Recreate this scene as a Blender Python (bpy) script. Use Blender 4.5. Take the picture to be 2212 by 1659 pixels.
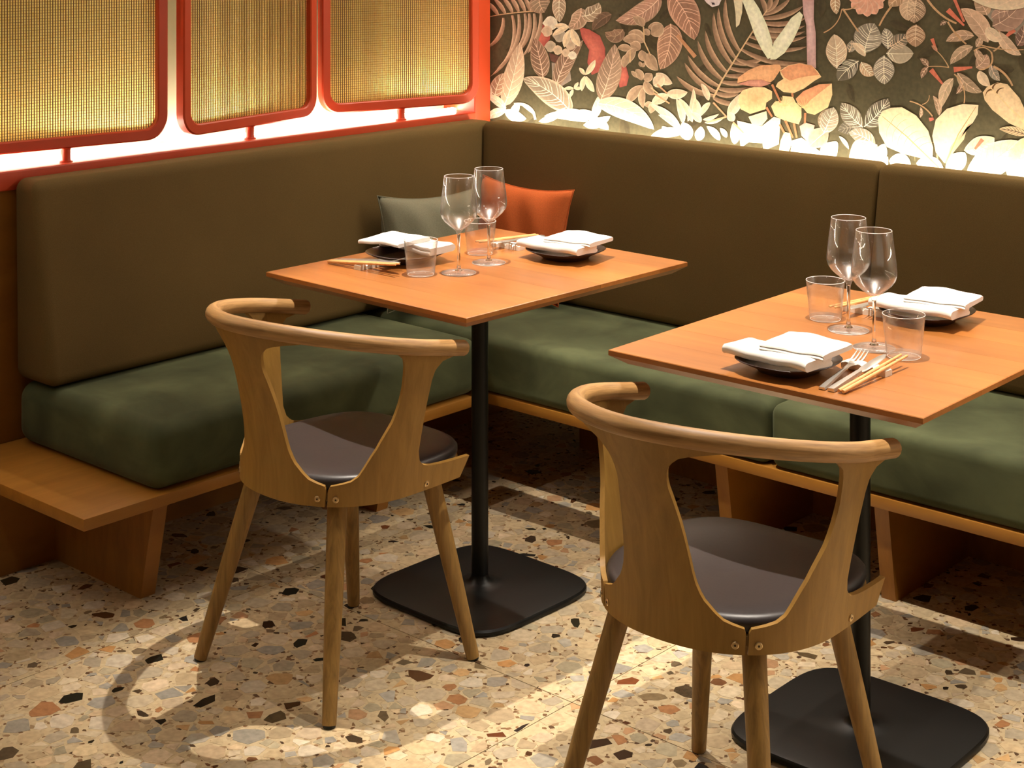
import bpy, bmesh, math, random
import numpy as np
from mathutils import Vector, Matrix

for o in list(bpy.data.objects):
    bpy.data.objects.remove(o)
scn = bpy.context.scene
COL = scn.collection
PI = math.pi

# ------------------------------------------------------------------ camera
YAW = math.radians(41.933)
FPX, HOR, CAMZ = 3532.6, -169.8, 1.5477
cam_d = bpy.data.cameras.new('camera')
cam = bpy.data.objects.new('camera', cam_d)
COL.objects.link(cam)
cam.location = (0, 0, CAMZ)
cam.rotation_euler = (PI / 2, 0, YAW)
cam_d.sensor_fit = 'HORIZONTAL'
cam_d.sensor_width = 36.0
cam_d.lens = FPX / 2212 * 36.0
cam_d.shift_y = (HOR - 829.5) / 2212          # level camera, view shifted down
cam_d.clip_start = 0.05
scn.camera = cam

# ------------------------------------------------------------------ world, exposure
w = bpy.data.worlds.new('world'); scn.world = w
w.use_nodes = True
w.node_tree.nodes['Background'].inputs[0].default_value = (1.0, 0.80, 0.45, 1)
w.node_tree.nodes['Background'].inputs[1].default_value = 0.02
scn.view_settings.view_transform = 'Standard'
scn.view_settings.look = 'None'
scn.view_settings.gamma = 1
scn.view_settings.use_curve_mapping = False
scn.view_settings.exposure = 0.0
scn.cycles.transparent_max_bounces = 40
scn.cycles.max_bounces = 10
scn.cycles.transmission_bounces = 8
scn.cycles.diffuse_bounces = 5
scn.cycles.sample_clamp_indirect = 6.0

SPOT_W = 345.0          # ceiling spots above the tables
FILL_W = 1.8           # unseen globes added behind the camera as fill
LED_WALL = 60.0         # strip behind the right backrest
LED_SCREEN = 48.0       # strip under the screens, and the one added above
LINE_W = 1.0           # line lamps high on the walls, watts per metre
SPOT_COL = (1.0, 0.89, 0.76)

# ------------------------------------------------------------------ helpers
def lin(r, g, b):
    f = lambda c: (c / 255 / 12.92) if c / 255 <= 0.04045 else ((c / 255 + 0.055) / 1.055) ** 2.4
    return (f(r), f(g), f(b))

def tag(o, label=None, cat=None, group=None, kind=None):
    if label: o['label'] = label
    if cat: o['category'] = cat
    if group: o['group'] = group
    if kind: o['kind'] = kind
    return o

def empty(name, loc=(0, 0, 0), rz=0.0):
    o = bpy.data.objects.new(name, None)
    o.empty_display_size = 0.05
    COL.objects.link(o)
    o.location = loc
    o.rotation_euler = (0, 0, rz)
    return o

def copy_tree(o, parent=None):
    c = o.copy(); COL.objects.link(c); c.parent = parent
    for ch in [k for k in bpy.data.objects if k.parent == o]:
        copy_tree(ch, c)
    return c

class MB:
    """collects faces, then links them as ONE mesh object"""
    def __init__(s): s.v = []; s.f = []; s.c = []
    def add(s, verts, faces, col=None):
        n = len(s.v)
        s.v += [tuple(p) for p in verts]
        s.f += [tuple(i + n for i in f) for f in faces]
        if col is not None:
            if len(col) and isinstance(col[0], (tuple, list)): s.c += [tuple(k) for k in col]
            else: s.c += [tuple(col)] * len(verts)
        return s
    def box(s, x0, x1, y0, y1, z0, z1):
        v = [(x, y, z) for z in (z0, z1) for y in (y0, y1) for x in (x0, x1)]
        return s.add(v, [(0, 2, 3, 1), (4, 5, 7, 6), (0, 1, 5, 4), (2, 6, 7, 3), (0, 4, 6, 2), (1, 3, 7, 5)])
    def rbox(s, x0, x1, y0, y1, z0, z1, r=0.004, seg=3, n=1, fn=None):
        """rounded box; n = interior cuts; fn deforms"""
        h = Vector(((x1 - x0) / 2, (y1 - y0) / 2, (z1 - z0) / 2)); c = Vector(((x0 + x1) / 2, (y0 + y1) / 2, (z0 + z1) / 2))
        r = min(r, h.x, h.y, h.z)
        ns = n if isinstance(n, (tuple, list)) else (n, n, n)
        ax = []
        for a in range(3):
            L = [-h[a] + r * i / seg for i in range(seg)]
            m = ns[a]
            L += [-h[a] + r + (2 * h[a] - 2 * r) * i / m for i in range(m)]
            L += [h[a] - r + r * i / seg for i in range(seg + 1)]
            ax.append(L)
        idx = {}; vs = []; fs = []
        def vid(i, j, k):
            key = (i, j, k)
            if key not in idx:
                p = Vector((ax[0][i], ax[1][j], ax[2][k]))
                q = Vector([max(-h[a] + r, min(h[a] - r, p[a])) for a in range(3)])
                d = p - q
                if d.length > 1e-9:
                    p = q + d.normalized() * r
                p = p + c
                if fn: p = Vector(fn(p))
                idx[key] = len(vs); vs.append(p)
            return idx[key]
        N = [len(a) - 1 for a in ax]
        for j in range(N[1]):
            for i in range(N[0]):
                fs.append((vid(i, j, 0), vid(i, j + 1, 0), vid(i + 1, j + 1, 0), vid(i + 1, j, 0)))
                fs.append((vid(i, j, N[2]), vid(i + 1, j, N[2]), vid(i + 1, j + 1, N[2]), vid(i, j + 1, N[2])))
        for k in range(N[2]):
            for i in range(N[0]):
                fs.append((vid(i, 0, k), vid(i + 1, 0, k), vid(i + 1, 0, k + 1), vid(i, 0, k + 1)))
                fs.append((vid(i, N[1], k), vid(i, N[1], k + 1), vid(i + 1, N[1], k + 1), vid(i + 1, N[1], k)))
        for k in range(N[2]):
            for j in range(N[1]):
                fs.append((vid(0, j, k), vid(0, j, k + 1), vid(0, j + 1, k + 1), vid(0, j + 1, k)))
                fs.append((vid(N[0], j, k), vid(N[0], j + 1, k), vid(N[0], j + 1, k + 1), vid(N[0], j, k + 1)))
        return s.add(vs, fs)
    def tube(s, pts, rad, n=12, caps=True, up=Vector((0, 0, 1)), grain=False):
        pts = [Vector(p) for p in pts]; m = len(pts)
        rr = rad if isinstance(rad, (list, tuple)) else [rad] * m
        vs = []; fs = []; prev = None
        for i, p in enumerate(pts):
            t = (pts[min(i + 1, m - 1)] - pts[max(i - 1, 0)]).normalized()
            a = up if abs(t.dot(up)) < 0.95 else Vector((1, 0, 0))
            if prev is not None: u = (prev - t * prev.dot(t)).normalized()
            else: u = t.cross(a).normalized()
            prev = u; b = t.cross(u)
            for k in range(n):
                an = 2 * PI * k / n
                vs.append(p + (u * math.cos(an) + b * math.sin(an)) * rr[i])
        for i in range(m - 1):
            for k in range(n):
                fs.append((i * n + k, i * n + (k + 1) % n, (i + 1) * n + (k + 1) % n, (i + 1) * n + k))
        if grain:
            L = 0.0
            for i in range(m):
                if i: L += (pts[i] - pts[i - 1]).length
                s.c += [(L, math.cos(2 * PI * k / n) * .02, math.sin(2 * PI * k / n) * .02) for k in range(n)]
        if caps:
            fs.append(tuple(range(n - 1, -1, -1))); fs.append(tuple((m - 1) * n + k for k in range(n)))
        return s.add(vs, fs)
    def lathe(s, prof, n=32, c=(0, 0, 0)):
        vs = []; fs = []; m = len(prof)
        for r, z in prof:
            for k in range(n):
                a = 2 * PI * k / n
                vs.append((c[0] + max(r, 1e-5) * math.cos(a), c[1] + max(r, 1e-5) * math.sin(a), c[2] + z))
        for i in range(m - 1):
            for k in range(n):
                fs.append((i * n + k, i * n + (k + 1) % n, (i + 1) * n + (k + 1) % n, (i + 1) * n + k))
        return s.add(vs, fs)
    def prism(s, pts, z0, z1):
        n = len(pts)
        vs = [(p[0], p[1], z0) for p in pts] + [(p[0], p[1], z1) for p in pts]
        fs = [tuple(range(n - 1, -1, -1)), tuple(range(n, 2 * n))] + [(i, (i + 1) % n, n + (i + 1) % n, n + i) for i in range(n)]
        return s.add(vs, fs)
    def mesh(s, name, mat, smooth=False, angle=None):
        me = bpy.data.meshes.new(name)
        me.from_pydata(s.v, [], s.f); me.update()
        if s.c:
            at = me.color_attributes.new('Col', 'FLOAT_COLOR', 'POINT')
            flat = []
            for k in s.c: flat += [k[0], k[1], k[2], 1.0]
            at.data.foreach_set('color', flat)
        if mat: me.materials.append(mat)
        bm = bmesh.new(); bm.from_mesh(me)
        bmesh.ops.recalc_face_normals(bm, faces=bm.faces)
        if smooth:
            for f in bm.faces: f.smooth = True
            if angle:
                for e in bm.edges:
                    if len(e.link_faces) == 2 and e.calc_face_angle(0) > angle: e.smooth = False
        bm.to_mesh(me); bm.free()
        return me
    def build(s, name, mat, parent=None, smooth=False, angle=None):
        o = bpy.data.objects.new(name, s.mesh(name, mat, smooth, angle))
        COL.objects.link(o)
        if parent: o.parent = parent
        return o

# ------------------------------------------------------------------ materials
def new_mat(name):
    m = bpy.data.materials.new(name); m.use_nodes = True
    nt = m.node_tree; b = nt.nodes['Principled BSDF']
    return m, nt, b

def ramp(nt, stops):
    r = nt.nodes.new('ShaderNodeValToRGB')
    el = r.color_ramp.elements
    while len(el) < len(stops): el.new(0.5)
    for e, (p, c) in zip(el, stops):
        e.position = p; e.color = (*c, 1)
    return r

def mapping(nt, scale, kind='Object', rot=(0, 0, 0)):
    tc = nt.nodes.new('ShaderNodeTexCoord'); mp = nt.nodes.new('ShaderNodeMapping')
    mp.inputs['Scale'].default_value = scale; mp.inputs['Rotation'].default_value = rot
    nt.links.new(tc.outputs[kind], mp.inputs[0])
    return mp

def wood(name, c_dark, c_light, scale, rough=0.45, rand=0.0, bump=0.04, coat=0.0, grain=False):
    m, nt, b = new_mat(name)
    mp = mapping(nt, scale)
    if grain:
        ga = nt.nodes.new('ShaderNodeAttribute'); ga.attribute_name = 'Col'; nt.links.new(ga.outputs['Vector'], mp.inputs[0])
    n1 = nt.nodes.new('ShaderNodeTexNoise'); n1.inputs['Scale'].default_value = 1.0; n1.inputs['Detail'].default_value = 7; n1.inputs['Roughness'].default_value = 0.62
    n1.inputs['Distortion'].default_value = 0.6
    nt.links.new(mp.outputs[0], n1.inputs['Vector'])
    rp = ramp(nt, [(0.25, c_dark), (0.75, c_light)])
    nt.links.new(n1.outputs['Fac'], rp.inputs[0])
    out = rp.outputs[0]
    if rand:
        oi = nt.nodes.new('ShaderNodeObjectInfo'); mr = nt.nodes.new('ShaderNodeMapRange')
        mr.inputs['To Min'].default_value = 1 - rand; mr.inputs['To Max'].default_value = 1 + rand
        nt.links.new(oi.outputs['Random'], mr.inputs['Value'])
        hs = nt.nodes.new('ShaderNodeHueSaturation'); nt.links.new(mr.outputs[0], hs.inputs['Value']); nt.links.new(out, hs.inputs['Color'])
        out = hs.outputs[0]
    nt.links.new(out, b.inputs['Base Color'])
    b.inputs['Roughness'].default_value = rough
    if coat:
        b.inputs['Coat Weight'].default_value = coat; b.inputs['Coat Roughness'].default_value = 0.2
    bp = nt.nodes.new('ShaderNodeBump'); bp.inputs['Strength'].default_value = bump * 4; bp.inputs['Distance'].default_value = 0.002
    nt.links.new(n1.outputs['Fac'], bp.inputs['Height']); nt.links.new(bp.outputs[0], b.inputs['Normal'])
    return m

def plain(name, col, rough=0.5, metal=0.0, noise=0.0, nscale=40, bump=0.0, sheen=0.0, spec=0.5, coat=0.0):
    m, nt, b = new_mat(name)
    b.inputs['Base Color'].default_value = (*col, 1)
    b.inputs['Roughness'].default_value = rough
    b.inputs['Metallic'].default_value = metal
    b.inputs['Specular IOR Level'].default_value = spec
    if sheen:
        b.inputs['Sheen Weight'].default_value = sheen; b.inputs['Sheen Roughness'].default_value = 0.4
        b.inputs['Sheen Tint'].default_value = (*[min(1, c * 3 + 0.1) for c in col], 1)
    if coat: b.inputs['Coat Weight'].default_value = coat
    mp = mapping(nt, (nscale, nscale, nscale))
    n1 = nt.nodes.new('ShaderNodeTexNoise'); n1.inputs['Scale'].default_value = 1.0; n1.inputs['Detail'].default_value = 4
    nt.links.new(mp.outputs[0], n1.inputs['Vector'])
    if noise:
        rp = ramp(nt, [(0.3, tuple(c * (1 - noise) for c in col)), (0.7, tuple(min(1, c * (1 + noise)) for c in col))])
        nt.links.new(n1.outputs['Fac'], rp.inputs[0]); nt.links.new(rp.outputs[0], b.inputs['Base Color'])
    if bump:
        bp = nt.nodes.new('ShaderNodeBump'); bp.inputs['Strength'].default_value = bump; bp.inputs['Distance'].default_value = 0.001
        nt.links.new(n1.outputs['Fac'], bp.inputs['Height']); nt.links.new(bp.outputs[0], b.inputs['Normal'])
    return m

def emit(name, col, strength):
    m, nt, b = new_mat(name)
    b.inputs['Base Color'].default_value = (0.8, 0.8, 0.8, 1)
    b.inputs['Emission Color'].default_value = (*col, 1)
    b.inputs['Emission Strength'].default_value = strength
    return m

def fabric(name, col, scale=900, rough=0.9):
    """plain woven upholstery cloth"""
    m, nt, b = new_mat(name)
    mp = mapping(nt, (1, 1, 1))
    n1 = nt.nodes.new('ShaderNodeTexNoise'); n1.inputs['Scale'].default_value = scale; n1.inputs['Detail'].default_value = 2
    n2 = nt.nodes.new('ShaderNodeTexNoise'); n2.inputs['Scale'].default_value = 4; n2.inputs['Detail'].default_value = 3
    nt.links.new(mp.outputs[0], n1.inputs['Vector']); nt.links.new(mp.outputs[0], n2.inputs['Vector'])
    ad = nt.nodes.new('ShaderNodeMath'); ad.operation = 'ADD'
    m2 = nt.nodes.new('ShaderNodeMath'); m2.operation = 'MULTIPLY'; m2.inputs[1].default_value = 0.35
    nt.links.new(n2.outputs['Fac'], m2.inputs[0]); nt.links.new(n1.outputs['Fac'], ad.inputs[0]); nt.links.new(m2.outputs[0], ad.inputs[1])
    rp = ramp(nt, [(0.45, tuple(c * 0.75 for c in col)), (0.95, tuple(c * 1.2 for c in col))])
    nt.links.new(ad.outputs[0], rp.inputs[0]); nt.links.new(rp.outputs[0], b.inputs['Base Color'])
    b.inputs['Roughness'].default_value = rough; b.inputs['Specular IOR Level'].default_value = 0.2
    bp = nt.nodes.new('ShaderNodeBump'); bp.inputs['Strength'].default_value = 0.25; bp.inputs['Distance'].default_value = 0.0006
    nt.links.new(n1.outputs['Fac'], bp.inputs['Height']); nt.links.new(bp.outputs[0], b.inputs['Normal'])
    return m

def velvet(name, col):
    """pile that is brushed in patches"""
    m, nt, b = new_mat(name)
    mp = mapping(nt, (1, 1, 1.6))
    n1 = nt.nodes.new('ShaderNodeTexNoise'); n1.inputs['Scale'].default_value = 5; n1.inputs['Detail'].default_value = 6; n1.inputs['Distortion'].default_value = 0.5
    nt.links.new(mp.outputs[0], n1.inputs['Vector'])
    rp = ramp(nt, [(0.32, tuple(c * 0.75 for c in col)), (0.52, tuple(c * 1.25 for c in col)), (0.72, tuple(c * 1.9 for c in col))])
    nt.links.new(n1.outputs['Fac'], rp.inputs[0]); nt.links.new(rp.outputs[0], b.inputs['Base Color'])
    b.inputs['Roughness'].default_value = 0.85; b.inputs['Specular IOR Level'].default_value = 0.15
    b.inputs['Sheen Weight'].default_value = 0.3; b.inputs['Sheen Roughness'].default_value = 0.35
    b.inputs['Sheen Tint'].default_value = (0.50, 0.55, 0.36, 1)
    n2 = nt.nodes.new('ShaderNodeTexNoise'); n2.inputs['Scale'].default_value = 26; n2.inputs['Detail'].default_value = 3
    nt.links.new(mp.outputs[0], n2.inputs['Vector'])
    bp = nt.nodes.new('ShaderNodeBump'); bp.inputs['Strength'].default_value = 0.12; bp.inputs['Distance'].default_value = 0.004
    nt.links.new(n2.outputs['Fac'], bp.inputs['Height']); nt.links.new(bp.outputs[0], b.inputs['Normal'])
    return m

def clear_glass(name):
    """thin-walled clear glass: passes light straight, mirrors at grazing angles"""
    m = bpy.data.materials.new(name); m.use_nodes = True
    nt = m.node_tree; nt.nodes.clear()
    out = nt.nodes.new('ShaderNodeOutputMaterial'); mix = nt.nodes.new('ShaderNodeMixShader')
    tr = nt.nodes.new('ShaderNodeBsdfTransparent'); tr.inputs[0].default_value = (0.992, 0.99, 0.985, 1)
    gl = nt.nodes.new('ShaderNodeBsdfGlossy'); gl.inputs['Roughness'].default_value = 0.02
    gr = nt.nodes.new('ShaderNodeBsdfGlossy'); gr.inputs['Roughness'].default_value = 0.36; gm = nt.nodes.new('ShaderNodeMixShader'); gm.inputs[0].default_value = 0.55
    nt.links.new(gl.outputs[0], gm.inputs[1]); nt.links.new(gr.outputs[0], gm.inputs[2])
    lw = nt.nodes.new('ShaderNodeLayerWeight'); lw.inputs['Blend'].default_value = 0.5
    pw = nt.nodes.new('ShaderNodeMath'); pw.operation = 'POWER'; pw.inputs[1].default_value = 2.6
    mr = nt.nodes.new('ShaderNodeMapRange'); mr.inputs['To Min'].default_value = 0.085; mr.inputs['To Max'].default_value = 0.8
    nt.links.new(lw.outputs['Facing'], pw.inputs[0]); nt.links.new(pw.outputs[0], mr.inputs['Value'])
    nt.links.new(mr.outputs[0], mix.inputs[0]); nt.links.new(tr.outputs[0], mix.inputs[1]); nt.links.new(gm.outputs[0], mix.inputs[2])
    nt.links.new(mix.outputs[0], out.inputs[0])
    return m

def solid_glass(name):
    m, nt, b = new_mat(name)
    b.inputs['Base Color'].default_value = (0.98, 0.975, 0.96, 1)
    b.inputs['Roughness'].default_value = 0.01; b.inputs['IOR'].default_value = 1.48
    b.inputs['Transmission Weight'].default_value = 1.0
    return m

def attr_mat(name, rough, var=0.15, nscale=60, spec=0.5, bump=0.0, coat=0.0):
    """colour comes from the mesh's own print/stone colours, with fine mottling"""
    m, nt, b = new_mat(name)
    at = nt.nodes.new('ShaderNodeAttribute'); at.attribute_name = 'Col'
    mp = mapping(nt, (1, 1, 1))
    n1 = nt.nodes.new('ShaderNodeTexNoise'); n1.inputs['Scale'].default_value = nscale; n1.inputs['Detail'].default_value = 5
    nt.links.new(mp.outputs[0], n1.inputs['Vector'])
    mr = nt.nodes.new('ShaderNodeMapRange'); mr.inputs['From Min'].default_value = 0.3; mr.inputs['From Max'].default_value = 0.7
    mr.inputs['To Min'].default_value = 1 - var; mr.inputs['To Max'].default_value = 1 + var
    nt.links.new(n1.outputs['Fac'], mr.inputs['Value'])
    hs = nt.nodes.new('ShaderNodeHueSaturation'); nt.links.new(mr.outputs[0], hs.inputs['Value']); nt.links.new(at.outputs['Color'], hs.inputs['Color'])
    nt.links.new(hs.outputs[0], b.inputs['Base Color'])
    b.inputs['Roughness'].default_value = rough; b.inputs['Specular IOR Level'].default_value = spec
    if coat: b.inputs['Coat Weight'].default_value = coat; b.inputs['Coat Roughness'].default_value = 0.15
    return m

M = {}
M['oak'] = wood('chair_oak', lin(120, 84, 44), lin(196, 152, 94), (9, 110, 110), 0.5, grain=True)
M['oak_ply'] = wood('chair_plywood', lin(134, 98, 38), lin(164, 124, 56), (60, 60, 5), 0.5)
M['oak_leg'] = wood('chair_leg_oak', lin(110, 82, 38), lin(166, 128, 66), (90, 90, 6), 0.5)
M['table_wood'] = wood('table_wood', lin(152, 92, 42), lin(180, 115, 56), (3, 26, 26), 0.33, rand=0.15, bump=0.01, coat=0.25)
M['bench_wood'] = wood('bench_wood', lin(148, 98, 32), lin(172, 118, 44), (30, 4, 30), 0.45, bump=0.01)
M['bench_wood_x'] = wood('bench_wood_cross', lin(148, 98, 32), lin(172, 118, 44), (4, 30, 30), 0.45, bump=0.01)
M['panel_wood'] = wood('panel_wood', lin(134, 86, 28), lin(166, 112, 40), (30, 4, 8), 0.45, bump=0.01)
M['orange'] = plain('orange_lacquer', lin(190, 66, 30), 0.42, noise=0.05, nscale=8)
M['back'] = fabric('olive_upholstery', lin(102, 82, 45))
M['velvet'] = velvet('green_velvet', lin(70, 75, 51))
M['leather'] = plain('black_leather', lin(50, 44, 44), 0.42, noise=0.1, nscale=150, bump=0.08)
M['black_metal'] = plain('black_powder_coat', lin(10, 11, 10), 0.4, noise=0.1, nscale=300, bump=0.05, spec=0.3)
M['brass'] = plain('screw_metal', lin(214, 186, 140), 0.3, metal=0.9)
M['screw_dark'] = plain('screw_recess', lin(70, 55, 40), 0.5, metal=0.6)
M['steel'] = plain('cutlery_steel', lin(215, 210, 202), 0.28, metal=0.8, noise=0.05)
M['plate'] = plain('dark_glaze', lin(58, 44, 40), 0.3, noise=0.25, nscale=60)
M['napkin'] = plain('white_linen', lin(232, 228, 222), 0.9, noise=0.03, nscale=500, bump=0.1, spec=0.1)
M['ceramic'] = plain('white_ceramic', lin(232, 228, 216), 0.35, noise=0.02)
M['bamboo'] = wood('bamboo', lin(206, 150, 88), lin(232, 182, 120), (60, 60, 8), 0.5, bump=0.01)
M['grey_cloth'] = fabric('grey_green_cloth', lin(132, 130, 108), 700)
M['rust_cloth'] = fabric('rust_cloth', lin(206, 104, 52), 700)
M['cream_wall'] = plain('cream_plaster', lin(176, 180, 156), 0.8, noise=0.03, nscale=6)
M['dark_wall'] = plain('dark_plaster', lin(112, 88, 62), 0.85, noise=0.08, nscale=4)
M['ceiling'] = plain('ceiling_paint', lin(120, 100, 78), 0.9, noise=0.04, nscale=4)
M['glass'] = clear_glass('clear_glass')
M['glass_solid'] = solid_glass('solid_glass')
M['rim_glint'] = plain('white_rim_glint', lin(246, 242, 236), 0.25, spec=0.8)  # opaque white stands in for the bright glints on glass rims
M['led_wall'] = emit('led_wall', (1.0, 0.88, 0.68), LED_WALL)
M['led_screen'] = emit('led_screen', (1.0, 0.97, 0.76), LED_SCREEN)
M['lamp_face'] = emit('lamp_face', SPOT_COL, 300)
M['globe'] = emit('globe_glass', (1.0, 0.80, 0.50), 4)
M['chip'] = attr_mat('stone_chips', 0.22, 0.16, 70)
M['print'] = attr_mat('wallpaper_ink', 0.75, 0.14, 90, spec=0.2)
M['strand'] = plain('cane_strand', lin(120, 84, 36), 0.6, noise=0.15, nscale=200)

def sheet_mat():
    """golden woven sheet that lets the light behind it through"""
    m = bpy.data.materials.new('golden_sheet'); m.use_nodes = True
    nt = m.node_tree; nt.nodes.clear()
    out = nt.nodes.new('ShaderNodeOutputMaterial'); mix = nt.nodes.new('ShaderNodeMixShader'); mix.inputs[0].default_value = 0.85
    mp = mapping(nt, (140, 140, 140))
    n1 = nt.nodes.new('ShaderNodeTexNoise'); n1.inputs['Scale'].default_value = 1; n1.inputs['Detail'].default_value = 3
    nt.links.new(mp.outputs[0], n1.inputs['Vector'])
    rp = ramp(nt, [(0.3, lin(250, 224, 134)), (0.7, lin(255, 240, 168))])
    nt.links.new(n1.outputs['Fac'], rp.inputs[0])
    d = nt.nodes.new('ShaderNodeBsdfDiffuse'); t = nt.nodes.new('ShaderNodeBsdfTranslucent')
    nt.links.new(rp.outputs[0], d.inputs[0]); nt.links.new(rp.outputs[0], t.inputs[0])
    nt.links.new(d.outputs[0], mix.inputs[1]); nt.links.new(t.outputs[0], mix.inputs[2]); nt.links.new(mix.outputs[0], out.inputs[0])
    return m
M['sheet'] = sheet_mat()

def terrazzo_matrix():
    """cream binder with crumbs too small to pick apart; larger far-off stones beyond the built ones"""
    m, nt, b = new_mat('terrazzo_matrix')
    mp = mapping(nt, (1, 1, 1))
    v1 = nt.nodes.new('ShaderNodeTexVoronoi'); v1.inputs['Scale'].default_value = 120
    nt.links.new(mp.outputs[0], v1.inputs['Vector'])
    sp = nt.nodes.new('ShaderNodeSeparateColor'); nt.links.new(v1.outputs['Color'], sp.inputs[0])
    rp = ramp(nt, [(0.0, lin(184, 164, 128)), (0.5, lin(192, 173, 138)), (0.86, lin(168, 150, 118)), (0.93, lin(130, 100, 70)), (1.0, lin(70, 52, 38))])
    nt.links.new(sp.outputs[0], rp.inputs[0]); nt.links.new(rp.outputs[0], b.inputs['Base Color'])
    b.inputs['Roughness'].default_value = 0.26
    return m
M['matrix'] = terrazzo_matrix()

def terrazzo_far():
    m, nt, b = new_mat('terrazzo_far')
    mp = mapping(nt, (1, 1, 1))
    v1 = nt.nodes.new('ShaderNodeTexVoronoi'); v1.inputs['Scale'].default_value = 27
    nt.links.new(mp.outputs[0], v1.inputs['Vector'])
    sp = nt.nodes.new('ShaderNodeSeparateColor'); nt.links.new(v1.outputs['Color'], sp.inputs[0])
    rp = ramp(nt, [(0.0, lin(210, 188, 150)), (0.3, lin(226, 210, 178)), (0.6, lin(170, 160, 140)), (0.84, lin(200, 170, 128)), (0.9, lin(120, 78, 48)), (1.0, lin(48, 42, 34))])
    nt.links.new(sp.outputs[0], rp.inputs[0]); nt.links.new(rp.outputs[0], b.inputs['Base Color'])
    b.inputs['Roughness'].default_value = 0.26
    return m
M['terrazzo_far'] = terrazzo_far()

# ------------------------------------------------------------------ room shell
XL, YB = -3.81, 3.98                     # screen wall and mural wall
ROOM = (-3.95, 3.2, -3.2, YB)
floor = MB().box(ROOM[0], ROOM[1], ROOM[2], YB + 0.12, -0.12, -0.022).build('floor', M['dark_wall'])
tag(floor, 'terrazzo floor of pale slabs with stone chips under tables and chairs', 'floor', kind='structure')
ceiling = MB().box(ROOM[0], ROOM[1], ROOM[2], YB + 0.12, 2.9, 3.0).build('ceiling', M['ceiling'])
tag(ceiling, 'plain dark ceiling above the dining corner', 'ceiling', kind='structure')
wall_back = MB().box(-3.95, ROOM[1], YB, YB + 0.12, 0, 2.9).build('wall_back', M['dark_wall'])
tag(wall_back, 'wall behind the long bench covered with dark botanical wallpaper', 'wall', kind='structure')
wall_left = MB().box(-3.95, XL, ROOM[2], YB, 0, 2.9).build('wall_left', M['cream_wall'])
tag(wall_left, 'cream wall behind the row of golden screen panels', 'wall', kind='structure')
wall_right = MB().box(ROOM[1], ROOM[1] + 0.1, ROOM[2], YB + 0.12, 0, 2.9).build('wall_right', M['dark_wall'])
tag(wall_right, 'plain brown wall across the room from the screens', 'wall', kind='structure')
wall_front = MB().box(ROOM[0], ROOM[1], ROOM[2] - 0.1, ROOM[2], 0, 2.9).build('wall_front', M['dark_wall'])
tag(wall_front, 'plain brown wall across the room from the mural', 'wall', kind='structure')
dado = MB().box(XL, -3.67, -1.0, YB, 0, 0.875).build('trim_1', M['panel_wood'])
tag(dado, 'amber wood panel below the orange sill at the bench end', 'panel', kind='structure')

# ---- floor slabs (0.9 m) with recessed joints
SX, SY, TS = -2.078, 2.491, 0.9
slab_me = {}
for i in range(-3, 7):
    for j in range(-7, 3):
        x0, x1 = SX + i * TS, SX + (i + 1) * TS
        y0, y1 = SY + j * TS, SY + (j + 1) * TS
        x0, x1 = max(x0, -3.80), min(x1, ROOM[1]); y0, y1 = max(y0, ROOM[2]), min(y1, YB)
        if x1 - x0 < 0.05 or y1 - y0 < 0.05: continue
        near = x0 < -0.9 and y1 > 1.5
        g = 0.0009
        MB().box(x0 + g, x1 - g, y0 + g, y1 - g, -0.022, -0.0004).build('terrazzo_slab', M['matrix'] if near else M['terrazzo_far'], floor)

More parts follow.
